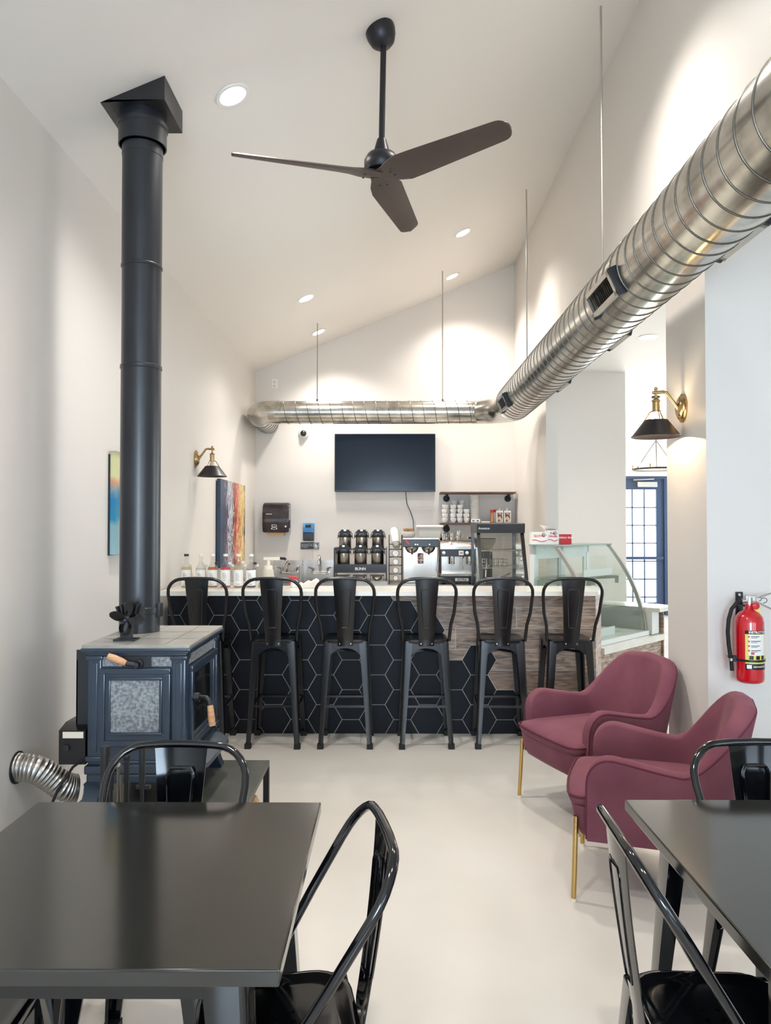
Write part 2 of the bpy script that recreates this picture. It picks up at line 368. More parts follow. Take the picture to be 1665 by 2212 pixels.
# windowed outer walls (out of the picture, they let the daylight in)
def window_wall(name, along, fixed, segs, lo, hi, zt, zb=0.5, ztop=2.7):
    b = B()
    def seg(a0, a1, z0, z1):
        if along == 'x': b.box(a0, a1, fixed-0.1, fixed, z0, z1)
        else: b.box(fixed, fixed+0.1, a0, a1, z0, z1)
    p = lo
    for a0, a1 in segs:
        seg(p, a0, 0, zt); seg(a0, a1, 0, zb); seg(a0, a1, ztop, zt); p = a1
    seg(p, hi, 0, zt)
    return struct(name, b, 'wall')
window_wall('wall_front', 'x', YF, [(-1.0, 0.8), (1.8, 3.3), (3.9, 5.4)], XL, FX, 4.9)
window_wall('wall_outer', 'y', FX, [(4.8, 6.4), (10.3, 11.9)], YF-0.1, 13.2, ZS)
nwin = 0
for along, fixed, a0, a1 in [('x', YF, -1.0, 0.8), ('x', YF, 1.8, 3.3), ('x', YF, 3.9, 5.4), ('y', FX, 4.8, 6.4), ('y', FX, 10.3, 11.9)]:
    nwin += 1
    b = B(); g = B(); z0, z1 = 0.5, 2.7
    def bar(p0, p1, q0, q1, d0=-0.08, d1=-0.03):
        if along == 'x': b.box(p0, p1, fixed+d0, fixed+d1, q0, q1)
        else: b.box(fixed-d1, fixed-d0, p0, p1, q0, q1)
    bar(a0, a0+0.05, z0, z1); bar(a1-0.05, a1, z0, z1); bar(a0, a1, z0, z0+0.05); bar(a0, a1, z1-0.05, z1)
    for k in range(1, 4): bar(lerp(a0, a1, k/4)-0.01, lerp(a0, a1, k/4)+0.01, z0, z1)
    for k in range(1, 5): bar(a0, a1, lerp(z0, z1, k/5)-0.01, lerp(z0, z1, k/5)+0.01)
    w = struct('window_%d' % nwin, b, 'doorblue')
    if along == 'x': g.box(a0, a1, fixed-0.062, fixed-0.056, z0, z1)
    else: g.box(fixed+0.056, fixed+0.062, a0, a1, z0, z1)
    gl = obj('pane', g, 'windowglass', w); gl['kind'] = 'structure'
# door_1 : frame, leaf, glass, muntins, push bar, closer
fr = struct('door_1', B().box(DX0, DX0+0.05, DYY-0.02, DYY+0.12, 0, 2.42).box(DX1-0.05, DX1, DYY-0.02, DYY+0.12, 0, 2.42).box(DX0+0.05, DX1-0.05, DYY-0.02, DYY+0.12, 2.37, 2.42), 'doorblue')
lx0, lx1 = DX0+0.05, DX1-0.05; gx1 = 4.665; gx0 = lx0+(lx1-gx1)
obj('door_leaf', B().box(lx0, gx0, DYY+0.02, DYY+0.065, 0.01, 2.37).box(gx1, lx1, DYY+0.02, DYY+0.065, 0.01, 2.37).box(gx0, gx1, DYY+0.02, DYY+0.065, 0.01, 0.22).box(gx0, gx1, DYY+0.02, DYY+0.065, 2.19, 2.37), 'doorblue', fr)
obj('door_glass', B().box(gx0, gx1, DYY+0.04, DYY+0.046, 0.22, 2.19), 'windowglass', fr)
b = B()
for k in (1, 2): b.box(gx1-0.207*k-0.009, gx1-0.207*k+0.009, DYY+0.03, DYY+0.056, 0.22, 2.19)
for k in range(1, 7): b.box(gx0, gx1, DYY+0.03, DYY+0.056, 2.19-0.313*k-0.009, 2.19-0.313*k+0.009)
obj('muntin', b, 'doorblue', fr)
obj('push_bar', B().box(lx0+0.05, lx1-0.03, DYY-0.05, DYY-0.01, 0.97, 1.02).box(lx0+0.06, lx0+0.1, DYY-0.02, DYY+0.03, 0.97, 1.02).box(lx1-0.1, lx1-0.06, DYY-0.02, DYY+0.03, 0.97, 1.02), 'doorblue', fr)
obj('door_closer', B().box(4.32, 4.66, DYY-0.05, DYY+0.02, 2.23, 2.32, bev=0.006).tube([(4.25, DYY-0.03, 2.352), (4.6, DYY-0.06, 2.365)], 0.012), 'alu', fr)

# ------------------------------------------------------------------ recessed lights
def can_light(x, y, z, label, sloped=True, power=CAN_POWER):
    t = thing('recessed_light', label, 'ceiling light', (x, y, z), 'recessed ceiling lights')
    nrm = Vector((SL, 0, -1)).normalized() if sloped else Vector((0, 0, -1))
    L = Vector((x, y, z)) + nrm*0.001
    obj('trim_ring', B().lathe([(0.072, 0), (0.074, 0.006), (0.092, 0.006), (0.095, 0)], L, nrm, 32), 'white', t)
    obj('lens', B().lathe([(0.001, 0.002), (0.07, 0.002), (0.07, 0.001)], L, nrm, 32), 'lens', t)
    l = bpy.data.lights.new('can_light', 'SPOT'); l.energy = power; l.spot_size = math.radians(128); l.spot_blend = 1.0
    l.shadow_soft_size = 0.12; l.color = (1.0, 0.95, 0.90)
    lo = bpy.data.objects.new('can_light_glow', l); C.objects.link(lo); lo.parent = t; lo.location = nrm*0.03
    lo.rotation_euler = Vector((SL*0.35 if sloped else 0, 0, -1)).to_track_quat('-Z', 'Y').to_euler()
for x, y, lb in [(-0.84, 3.97, 'large-looking bright recessed light between the flue box and the ceiling fan'),
                 (0.745, 7.53, 'recessed light in the high side of the slope, the nearer of two beyond the fan'),
                 (0.745, 8.85, 'recessed light in the high side of the slope, just above the back wall'),
                 (-0.84, 7.53, 'recessed light on the low side of the slope, in front of the duct rod'),
                 (-0.84, 8.85, 'recessed light on the low side of the slope, closest to the back wall'),
                 (0.745, 3.97, 'unseen recessed light added over the passage beside the ceiling fan, above the frame'),  # this and the next two are out of view, added for their light
                 (-0.84, 0.9, 'unseen recessed light added in the low side of the slope above the left table'),
                 (0.745, 0.9, 'unseen recessed light added in the high side of the slope above the right table')]:
    can_light(x, y, zc(x), lb)
can_light(2.66, 7.68, ZS, 'recessed light in the flat ceiling beyond the round duct', False, 50)
can_light(4.4, 9.6, ZS, 'recessed light in the flat ceiling before the glazed door', False, 30)

# ------------------------------------------------------------------ bar
BY = 5.6
bar_ = thing('bar_counter', 'long bar base faced with black hexagon tiles running into wood-look planks', 'bar counter', (0, BY+0.15, 0))
PX0, PX1, PZ = -1.65, 1.535, 1.04
obj('plank_facing', B().prism([(PX0, BY, 0), (PX1, BY, 0), (1.665, 5.92, 0), (1.60, 5.95, 0), (1.48, BY+0.25, 0), (PX0, BY+0.25, 0)], (0, 0, PZ)), 'plank', bar_)
def clip(poly, ax, lim, keep_less):
    out = []
    for i in range(len(poly)):
        a, b2 = poly[i], poly[(i+1) % len(poly)]
        ia = a[ax] <= lim if keep_less else a[ax] >= lim; ib = b2[ax] <= lim if keep_less else b2[ax] >= lim
        if ia: out.append(a)
        if ia != ib:
            t = (lim-a[ax])/(b2[ax]-a[ax]); out.append((lerp(a[0], b2[0], t), lerp(a[1], b2[1], t)))
    return out
HS = 0.1273; HH = HS*math.sqrt(3); hx0, hz0 = -0.668, 0.875
first = {3: 0.985, 4: 0.875, 5: 0.765, 6: 0.436, 7: 0.546, 8: 0.216, 9: 0.106}
ht = B(); gt = B()
for n in range(-6, 10):
    for k in range(-6, 4):
        cx = hx0+1.5*HS*n; cz = hz0 + (HH/2 if n % 2 else 0) + HH*k
        if n in first and cz > first[n]+0.05: continue
        for bb, s, d in ((gt, HS+0.001, 0.003), (ht, HS-0.0028, 0.006)):
            poly = [(cx+s*math.cos(PI/3*i), cz+s*math.sin(PI/3*i)) for i in range(6)]
            for ax, lim, kl in ((0, PX0, False), (0, PX1, True), (1, 0.0, False), (1, PZ, True)):
                if poly: poly = clip(poly, ax, lim, kl)
            if len(poly) >= 3: bb.prism([(p[0], BY-d, p[1]) for p in poly], (0, d, 0))
obj('grout_bed', gt, 'grout', bar_); obj('hex_tile_facing', ht, 'hex', bar_, smooth=False)
tag(obj('countertop', B().prism([(-1.645, 5.365, PZ), (1.49, 5.365, PZ), (1.50, 5.40, PZ), (1.60, 5.66, PZ), (1.60, 5.88, PZ), (-1.645, 5.88, PZ)], (0, 0, 0.032)), 'quartz'), 'thin white stone bar top over the hexagon tiles', 'countertop')
# work counter behind the bar, stainless back counter on the wall
wc = thing('work_counter', 'low white work counter tucked behind the bar', 'counter', (0, 6.6, 0))
WCP = [(-1.66, 6.0), (1.13, 6.0), (1.13, 6.34), (1.225, 6.46), (1.225, 7.2), (-1.66, 7.2)]
obj('worktop', B().prism([(x, y, 0.91) for x, y in WCP], (0, 0, 0.03)), 'quartz', wc); obj('cabinet_body', B().box(-1.62, 1.09, 6.04, 7.16, 0.0, 0.91), 'caseframe', wc)
bc = thing('back_counter', 'stainless steel back counter along the back wall', 'counter', (0.4, 9.1, 0))
obj('worktop', B().box(-0.66, 1.5, 8.65, 9.43, 0.84, 0.87), 'steel', bc); obj('cabinet_body', B().box(-0.62, 1.5, 8.7, 9.43, 0.0, 0.84), 'caseframe', bc)

# sinks on the back wall
def sink(x0, x1, goose, label):
    t = thing('hand_sink', label, 'sink', ((x0+x1)/2, 9.3, 0.62), 'hand sinks on the back wall')
    obj('splash_back', B().box(x0, x1, 9.41, 9.438, 0.80, 1.115).box(x0-0.004, x0+0.012, 9.12, 9.438, 0.80, 1.06).box(x1-0.012, x1+0.004, 9.12, 9.438, 0.80, 1.06), 'steel', t)
    obj('basin', B().box(x0, x1, 8.98, 9.0, 0.66, 0.86).box(x0, x0+0.02, 9.0, 9.41, 0.66, 0.86).box(x1-0.02, x1, 9.0, 9.41, 0.66, 0.86).box(x0+0.02, x1-0.02, 9.0, 9.41, 0.64, 0.67), 'steel', t)
    xc = (x0+x1)/2 + 0.02; b = B()
    b.cyl((xc-0.1, 9.33, 0.965), (xc+0.1, 9.33, 0.965), 0.017)
    for sx in (-0.09, 0.09):
        b.cyl((xc+sx, 9.41, 0.965), (xc+sx, 9.3, 0.965), 0.018); b.cyl((xc+sx, 9.33, 0.965), (xc+sx, 9.33, 1.02), 0.013)
        b.cyl((xc+sx, 9.33, 1.02), (xc+sx*1.5, 9.29, 1.035), 0.009)
    if goose: b.tube([(xc, 9.33, 0.965)] + [(xc, 9.33-0.07+0.07*math.cos(a), 1.12+0.06*math.sin(a)) for a in [PI*i/10 for i in range(11)]] + [(xc, 9.19, 1.06)], 0.013)
    else: b.tube([(xc-0.02, 9.33, 0.965), (xc-0.03, 9.30, 1.06), (xc+0.01, 9.22, 1.12), (xc+0.03, 9.16, 1.08)], 0.013)
    obj('faucet', b, 'chrome', t)
sink(-1.45, -1.09, False, 'hand sink with short two-handle faucet beside the pump jug')
sink(-1.08, -0.68, True, 'hand sink with gooseneck faucet next to the coffee server rack')

# ------------------------------------------------------------------ wall items
t = thing('television', 'wide flat black television on the back wall', 'television', (-0.05, 9.4, 1.975))
obj('bezel', B().box(-0.683, 0.578, 9.36, 9.42, 1.975, 2.70, bev=0.004), 'tvframe', t)
obj('screen', B().box(-0.674, 0.569, 9.356, 9.362, 1.995, 2.69), 'tv', t)
obj('wall_mount', B().box(-0.25, 0.15, 9.41, 9.44, 2.15, 2.5), 'matte', t)
obj('power_cord', B().tube([(0.205, 9.41, 1.98), (0.215, 9.425, 1.9), (0.225, 9.425, 1.82), (0.27, 9.425, 1.72), (0.30, 9.42, 1.62), (0.31, 9.41, 1.45)], 0.005, 6), 'rubber', t)
t = thing('paper_towel_dispenser', 'smoky black paper towel dispenser on the back wall', 'paper towel dispenser', (-1.40, 9.3, 1.46))
prof = []
pts = [(0.0, 0.0), (-0.19, 0.0), (-0.215, 0.10), (-0.21, 0.24), (-0.18, 0.33), (-0.13, 0.37), (0.0, 0.375)]
b = B().prism([(-1.564, 9.44+y, 1.465+z) for y, z in pts], (0.327, 0, 0)); bmesh.ops.bevel(b.bm, geom=[e for e in b.bm.edges if abs(e.calc_length()) < 0.3], offset=0.012, segments=2, affect='EDGES')
obj('cover', b, 'smoke', t)
obj('towel', B().box(-1.51, -1.30, 9.27, 9.33, 1.43, 1.468), 'kraft', t)
obj('side_latch', B().box(-1.236, -1.23, 9.26, 9.32, 1.52, 1.62), 'matte', t)
obj('emblem', B().box(-1.515, -1.505, 9.223, 9.2255, 1.688, 1.698).box(-1.50, -1.445, 9.223, 9.2255, 1.69, 1.696), 'white', t)
e = B()
for x0, x1, z0, z1 in [(-1.445, -1.385, 1.558, 1.562), (-1.445, -1.385, 1.536, 1.540), (-1.445, -1.441, 1.536, 1.562), (-1.389, -1.385, 1.536, 1.562), (-1.445, -1.385, 1.524, 1.528), (-1.45, -1.44, 1.505, 1.52), (-1.39, -1.38, 1.505, 1.52), (-1.43, -1.40, 1.502, 1.506)]:
    e.box(x0, x1, 9.214, 9.236, z0, z1)
obj('feed_symbol', e, 'white', t)
obj('lock', B().lathe([(0.001, 0.004), (0.011, 0.004), (0.012, 0)], (-1.275, 9.232, 1.54), (0, -1, 0), 14), 'alu', t)
t = thing('soap_dispenser', 'black wall soap dispenser with blue refill window', 'soap dispenser', (-1.007, 9.4, 1.363))
obj('housing', B().box(-1.073, -0.941, 9.34, 9.44, 1.363, 1.465, bev=0.01), 'tvframe', t)
obj('refill_window', B().box(-1.077, -0.937, 9.345, 9.44, 1.462, 1.582, bev=0.01), 'soapblue', t)
obj('push_plate', B().box(-1.03, -0.985, 9.335, 9.345, 1.375, 1.40), 'matte', t)
obj('refill_label', B().box(-1.045, -0.975, 9.3435, 9.346, 1.525, 1.56), 'matte', t)
t = thing('hand_washing_sign', 'small black sign with white writing under the soap dispenser', 'sign', (-0.998, 9.43, 1.256))
obj('plate', B().box(-1.115, -0.882, 9.432, 9.44, 1.256, 1.340, bev=0.003), 'tvframe', t)
writing('lettering', 'Employees Must Wash\nHands Before Returning\nTo Work', 0.021, (-1.107, 9.4312, 1.298), FRONT, 'white', t, align='LEFT')
obj('hand_symbol', B().box(-0.945, -0.890, 9.431, 9.4325, 1.262, 1.266).box(-0.945, -0.941, 9.431, 9.4325, 1.262, 1.334).box(-0.894, -0.890, 9.431, 9.4325, 1.262, 1.334).box(-0.945, -0.89, 9.431, 9.4325, 1.330, 1.334)
    .box(-0.935, -0.903, 9.431, 9.4325, 1.283, 1.290).box(-0.932, -0.926, 9.431, 9.4325, 1.290, 1.312).box(-0.922, -0.917, 9.431, 9.4325, 1.290, 1.318).box(-0.912, -0.907, 9.431, 9.4325, 1.290, 1.314).box(-0.93, -0.905, 9.431, 9.4325, 1.270, 1.276), 'white', t)
t = thing('security_camera', 'small white dome security camera on the back wall', 'camera', (-1.079, 9.4, 2.65))
obj('base', B().lathe([(0.062, 0), (0.062, 0.02), (0.05, 0.035), (0.04, 0.036)], (-1.079, 9.44, 2.711), (0, -1, 0), 28), 'white', t)
obj('dome', B().lathe([(0.042, 0.03), (0.038, 0.05), (0.025, 0.065), (0.001, 0.072)], (-1.079, 9.44, 2.711), (0, -1, 0), 24), 'darkglass', t)
t = thing('power_outlet', 'white duplex power outlet high on the back wall', 'outlet', (-1.447, 9.435, 3.285))
obj('cover_plate', B().box(-1.485, -1.409, 9.432, 9.44, 3.285, 3.405, bev=0.003), 'white', t)
for z in (3.315, 3.365):
    s_ = obj('socket', B().lathe([(0.017, 0), (0.017, 0.004), (0.015, 0.005)], (-1.447, 9.433, z), (0, -1, 0), 20), 'cream', t)
    obj('slot', B().box(-1.455, -1.452, 9.4275, 9.4295, z-0.002, z+0.008).box(-1.442, -1.439, 9.4275, 9.4295, z-0.002, z+0.008).box(-1.4495, -1.4445, 9.4275, 9.4295, z-0.011, z-0.007), 'matte', s_)
# shelves
def shelf(z, label):
    t = thing('pipe_shelf', label, 'shelf', (1.1, 9.32, z-0.1), 'pipe shelves on the back wall')
    obj('board', B().box(0.63, 1.555, 9.19, 9.435, z-0.022, z, bev=0.003), mat('shelf_wood', (112, 82, 62), 0.6, noise=(12, (76, 54, 42), 0.4, 0.7, (1, 6, 6))), t)
    for x in (0.72, 1.49):
        br = obj('bracket', B().lathe([(0.042, 0), (0.042, 0.006), (0.024, 0.01), (0.02, 0.03)], (x, 9.44, z-0.075), (0, -1, 0), 24).tube([(x, 9.43, z-0.075), (x, 9.36, z-0.075), (x, 9.345, z-0.06), (x, 9.345, z-0.022)], 0.016, 14), 'matte', t)
shelf(1.965, 'upper brown wood shelf on black pipe brackets, empty on top')
shelf(1.585, 'lower brown wood shelf holding the white cups')
# cups
cup0 = obj('coffee_cup', B().lathe([(0.001, 0.003), (0.022, 0.0), (0.024, 0.004), (0.036, 0.03), (0.039, 0.058), (0.036, 0.058), (0.032, 0.03), (0.02, 0.008), (0.001, 0.007)], (0, 0, 0), n=20, caps=False)
    .tube([(0.036, 0, 0.048), (0.052, 0, 0.046), (0.056, 0, 0.032), (0.048, 0, 0.02), (0.034, 0, 0.018)], 0.0035, 6), 'china')
cup0.location = (0, 0, 0)
first_cup = True
for cx, cy, n in [(0.685, 9.25, 4), (0.72, 9.35, 4), (0.785, 9.25, 4), (0.87, 9.25, 4), (0.955, 9.25, 3), (0.745, 9.25, 0), (0.81, 9.36, 5), (0.90, 9.36, 5), (0.63+0.075, 9.33, 0)]:
    for k in range(n):
        c = cup0 if first_cup else cup0.copy()
        if not first_cup: C.objects.link(c)
        first_cup = False
        c.location = (cx, cy, 1.586+0.0545*k); c.rotation_euler = (0, 0, random.uniform(-2.2, -0.9))
        tag(c, 'small white china cup in the stacks on the lower shelf', 'cup', 'stacked cups on the lower shelf')
bx = thing('white_crate', 'small white box with dark handle holes under the saucer stack', 'box', (1.06, 9.3, 1.586))
obj('body', B().box(1.005, 1.12, 9.22, 9.36, 1.586, 1.632, bev=0.004), 'white', bx)
obj('handle_hole', B().box(1.022, 1.045, 9.218, 9.222, 1.603, 1.615).box(1.075, 1.098, 9.218, 9.222, 1.603, 1.615), 'matte', bx)
s0 = obj('saucer', B().lathe([(0.001, 0), (0.05, 0), (0.056, 0.002), (0.0575, 0.0095), (0.052, 0.0098), (0.045, 0.004), (0.001, 0.003)], (0, 0, 0), n=24, caps=False), 'china'); s0.location = (0, 0, 0)
for k in range(27):
    s = s0 if k == 0 else s0.copy()
    if k: C.objects.link(s)
    s.location = (1.055+random.uniform(-0.002, 0.002), 9.29, 1.633+0.0108*k)
    tag(s, 'white saucer in the tall stack beside the cups', 'saucer', 'saucers in the tall stack')
for x, lb in ((1.36, 'white carton with brown splash print, beside the spice shaker'), (1.455, 'white carton with brown splash print at the end of the shelf')):
    t = thing('sauce_carton', lb, 'carton', (x, 9.28, 1.586), 'sauce cartons on the lower shelf')
    obj('body', B().box(x-0.042, x+0.042, 9.23, 9.33, 1.586, 1.735, bev=0.003), 'white', t)
    obj('printed_front', B().box(x-0.03, x+0.03, 9.2285, 9.2305, 1.60, 1.71), 'brown', t)
    obj('spout', B().cyl((x, 9.28, 1.735), (x, 9.28, 1.765), 0.009, 12), 'white', t)
t = thing('spice_shaker', 'orange-brown spice shaker with red lid on the lower shelf', 'spice shaker', (1.275, 9.26, 1.586))
obj('jar', B().cyl((1.27, 9.26, 1.586), (1.27, 9.26, 1.71), 0.019), 'spice', t); obj('lid', B().cyl((1.27, 9.26, 1.71), (1.27, 9.26, 1.745), 0.021), 'redp', t)
t = thing('tall_shaker', 'pale blue-white shaker with red lid behind the spice shaker', 'spice shaker', (1.305, 9.30, 1.586))
obj('jar', B().cyl((1.31, 9.31, 1.586), (1.31, 9.31, 1.715), 0.017), 'paper', t); obj('lid', B().cyl((1.31, 9.31, 1.715), (1.31, 9.31, 1.748), 0.019), 'redp', t)
tag(obj('napkin_stack', B().box(1.13, 1.24, 9.22, 9.34, 1.586, 1.602, bev=0.003), 'paper'), 'flat stack of white napkins on the lower shelf', 'napkins')

# ------------------------------------------------------------------ coffee equipment on the back counter
t = thing('airpot_rack', 'black two-level rack carrying six steel airpots', 'rack', (-0.34, 8.9, 0.871))
obj('front_band', B().box(-0.64, -0.035, 8.74, 8.76, 1.0, 1.098), 'tvframe', t)
for x in (-0.648, -0.041): obj('side_frame', B().box(x, x+0.014, 8.76, 9.2, 0.871, 1.29), 'tvframe', t)
obj('lower_deck', B().box(-0.62, -0.055, 8.76, 8.98, 1.075, 1.09), 'tvframe', t); obj('upper_deck', B().box(-0.64, -0.035, 8.98, 9.2, 1.26, 1.275), 'tvframe', t)
obj('base_tray', B().box(-0.66, -0.02, 8.7, 9.2, 0.871, 0.905), 'steel', t)
for x in (-0.54, -0.34, -0.14):
    g = obj('drip_tray', B().box(x-0.08, x+0.08, 8.69, 8.83, 0.965, 0.975).box(x-0.08, x-0.075, 8.69, 8.70, 0.905, 0.965).box(x+0.075, x+0.08, 8.69, 8.70, 0.905, 0.965), 'tvframe', t)
    obj('glass_bowl', B().lathe([(0.03, 0), (0.055, 0.02), (0.06, 0.045)], (x, 8.76, 0.912), n=18), 'alu', g)
writing('logo', 'BUNN', 0.045, (-0.335, 8.738, 1.045), FRONT, 'white', t, bold=True)
ap = thing('airpot', 'x', 'airpot', (0, 0, 0), 'steel airpots in the rack')
obj('body', B().lathe([(0.07, 0), (0.074, 0.008), (0.074, 0.135)], (0, 0, 0), n=28), 'steel', ap)
obj('shoulder', B().lathe([(0.076, 0.133), (0.078, 0.145), (0.072, 0.165), (0.06, 0.18), (0.001, 0.181)], (0, 0, 0), n=28), 'matte', ap)
obj('pump_lid', B().prism([(-0.062, -0.05, 0.165), (0.062, -0.05, 0.165), (0.066, -0.05, 0.19), (0.045, -0.05, 0.225), (-0.045, -0.05, 0.225), (-0.066, -0.05, 0.19)], (0, 0.11, 0)), 'matte', ap)
obj('push_button', B().box(-0.016, 0.016, -0.056, 0.0, 0.206, 0.229, bev=0.003), 'alu', ap)
obj('spout', B().box(-0.014, 0.014, -0.10, -0.06, 0.15, 0.172), 'matte', ap)
obj('handle', B().tube([(-0.078, 0, 0.15), (-0.088, -0.01, 0.12), (-0.082, 0.01, 0.17), (-0.07, 0.02, 0.2), (0.07, 0.02, 0.2), (0.082, 0.01, 0.17), (0.088, -0.01, 0.12), (0.078, 0, 0.15)], 0.005, 6), 'matte', ap)
n = 0
for row, y, z in (('lower', 8.87, 1.091), ('upper', 9.08, 1.276)):
    for x, side in ((-0.538, 'beside the gooseneck faucet side'), (-0.338, 'in the middle'), (-0.14, 'beside the wire cup rack side')):
        a = ap if n == 0 else copy_tree(ap); n += 1
        place(a, (x + (0.005 if row == 'upper' else 0), y, z), 0, 'steel airpot with black pump lid, %s row, %s' % (row, side))
# wire cup rack
t = thing('wire_cup_rack', 'tall black wire rack of cups and lids between airpots and brewer', 'rack', (0.075, 8.85, 0.871))
b = B()
for x in (0.0, 0.15):
    for y in (8.78, 8.95): b.cyl((x, y, 0.871), (x, y, 1.44), 0.005, 8)
for z in (0.89, 0.98, 1.08, 1.18, 1.27, 1.33):
    b.tube([(0, 8.78, z), (0.15, 8.78, z), (0.15, 8.95, z), (0, 8.95, z)], 0.004, 6, closed=True)
for k in range(5): b.tube([(0.03+0.022*k, 8.78, 1.18), (0.03+0.022*k, 8.95, 1.18)], 0.0025, 6)
obj('wire_frame', b, 'rubber', t)
for z, r, lb in ((0.935, 0.030, 'clear lid stack low in the wire rack'), (1.025, 0.034, 'white cup facing out, second level of the wire rack'), (1.125, 0.036, 'white cup facing out, third level of the wire rack'), (1.225, 0.042, 'wide white cup lid on the fourth level of the wire rack')):
    c = thing('cup_stack', lb, 'cup', (0.075, 8.86, z-r), 'cups lying in the wire rack')
    obj('cup_body', B().lathe([(r, 0), (r*1.02, 0.01), (r*0.8, 0.10), (0.001, 0.10)], (0.075, 8.79, z), (0, 1, 0), 24, caps=False), 'china', c)
    obj('lid', B().lathe([(r*0.9, 0), (r*0.85, 0.006), (r*0.5, 0.008), (0.001, 0.004)], (0.075, 8.79, z), (0, -1, 0), 24), 'white', c)
c = thing('lid_sleeve', 'clear-domed sleeve of white lids leaning on top of the wire rack', 'cup lids', (0.08, 8.85, 1.27))
obj('stack', B().lathe([(0.001, 0), (0.035, 0.005), (0.045, 0.03), (0.046, 0.20), (0.03, 0.235), (0.001, 0.24)], (0.085, 8.80, 1.30), (-0.15, 0.35, 1), 24), 'white', c)
obj('dome', B().lathe([(0.05, 0), (0.05, 0.02), (0.035, 0.06), (0.01, 0.075)], (0.085, 8.795, 1.345), (0, -0.6, -0.9), 20), 'grinder', c)
# brewer
t = thing('coffee_brewer', 'double stainless steel coffee brewer with black control band', 'coffee brewer', (0.37, 8.95, 0.871))
obj('tank_body', B().box(0.165, 0.575, 8.88, 9.2, 0.871, 1.30, bev=0.006), 'steel', t)
obj('control_head', B().box(0.165, 0.575, 8.74, 9.2, 1.30, 1.40, bev=0.006), 'tvframe', t)
obj('head_trim', B().box(0.163, 0.577, 8.735, 8.745, 1.392, 1.404), 'steel', t)
for x in (0.265, 0.46):
    f = obj('brew_funnel', B().lathe([(0.078, 0), (0.078, -0.02), (0.055, -0.055), (0.03, -0.07), (0.001, -0.07)], (x, 8.81, 1.298), n=28), 'steel', t)
    obj('funnel_handle', B().box(x-0.010, x+0.010, 8.69, 8.735, 1.215, 1.285, bev=0.003), 'matte', f)
obj('tap_handle', B().prism([(0.18, 8.735, 1.385), (0.20, 8.735, 1.385), (0.24, 8.735, 1.335), (0.235, 8.735, 1.325), (0.215, 8.735, 1.335)], (0, -0.02, 0)), 'redp', t)
for x in (0.305, 0.33, 0.47): obj('knob', B().lathe([(0.008, 0), (0.008, 0.005)], (x, 8.74, 1.33), (0, -1, 0), 12), 'alu', t)
lp = obj('notice_label', B().box(0.335, 0.405, 8.876, 8.881, 1.145, 1.225).box(0.335, 0.405, 8.876, 8.881, 1.10, 1.14), 'brown', t)
# straw bowl, tub
t = thing('filter_bowl', 'white bowl with a brown woven basket on the coffee brewer', 'bowl', (0.225, 8.9, 1.404))
obj('bowl', B().lathe([(0.05, 0), (0.075, 0.02), (0.088, 0.075), (0.084, 0.075), (0.06, 0.02), (0.001, 0.012)], (0.225, 8.85, 1.404), n=28, caps=False), 'paper', t)
obj('woven_basket', B().lathe([(0.05, 0.0), (0.06, 0.04), (0.062, 0.05), (0.05, 0.052), (0.001, 0.045)], (0.225, 8.85, 1.465), n=24), 'tan', t)
t = thing('storage_tub', 'grey-white plastic tub with a wide lid on the coffee brewer', 'tub', (0.478, 8.95, 1.404))
b = B(); b.rings([[(0.478+sx*w, 8.93+sy*w*0.6, z) for sx, sy in ((-1, -1), (1, -1), (1, 1), (-1, 1))] for w, z in ((0.115, 1.405), (0.135, 1.53))]); obj('body', b, mat('tub_plastic', (206, 204, 194), 0.35), t)
obj('lid', B().box(0.478-0.158, 0.478+0.158, 8.83, 9.04, 1.53, 1.555, bev=0.006), 'white', t)
# espresso machine
t = thing('espresso_machine', 'stainless two-group espresso machine with black front panel', 'espresso machine', (0.79, 9.0, 0.871))
obj('rear_body', B().box(0.60, 0.995, 8.98, 9.25, 0.92, 1.375, bev=0.008), 'steel', t)
obj('upper_hood', B().prism([(0.595, 8.98, 1.375), (0.595, 8.80, 1.365), (0.595, 8.74, 1.31), (0.595, 8.74, 1.275), (0.595, 8.98, 1.275)], (0.405, 0, 0)), 'steel', t)
obj('control_panel', B().box(0.60, 0.995, 8.745, 8.98, 1.19, 1.272), 'tvframe', t)
for x in (0.635, 0.905): obj('steam_knob', B().lathe([(0.018, 0), (0.02, 0.01), (0.012, 0.018), (0.001, 0.02)], (x, 8.744, 1.232), (0, -1, 0), 20), 'white', t)
for x in (0.725, 0.945): obj('indicator_light', B().box(x-0.01, x+0.01, 8.737, 8.745, 1.325, 1.34), 'orange', t)
obj('plate', B().box(0.81, 0.865, 8.741, 8.745, 1.205, 1.258), 'white', t); writing('badge_number', '30', 0.035, (0.8375, 8.7405, 1.231), FRONT, 'tvframe', t, bold=True)
for x in (0.735, 0.945):
    g = obj('group_head', B().cyl((x, 8.84, 1.13), (x, 8.84, 1.19), 0.034), 'chrome', t)
    obj('portafilter', B().cyl((x, 8.84, 1.125), (x, 8.84, 1.10), 0.036).cyl((x, 8.81, 1.115), (x, 8.70, 1.10), 0.012), 'chrome', g)
obj('steam_wand', B().tube([(0.585, 8.80, 1.19), (0.572, 8.78, 1.1), (0.56, 8.76, 1.0)], 0.008, 8), 'chrome', t)
obj('steam_wand', B().tube([(0.87, 8.80, 1.19), (0.865, 8.78, 1.1), (0.86, 8.76, 1.04)], 0.008, 8), 'chrome', t)
obj('splash_panel', B().box(0.605, 0.99, 8.93, 8.98, 0.98, 1.19), 'steel', t)
for x in (0.598, 0.985): obj('side_post', B().box(x, x+0.012, 8.76, 8.98, 0.92, 1.19), 'tvframe', t)
obj('drip_tray', B().box(0.595, 1.0, 8.70, 8.98, 0.965, 0.99), 'chrome', t)
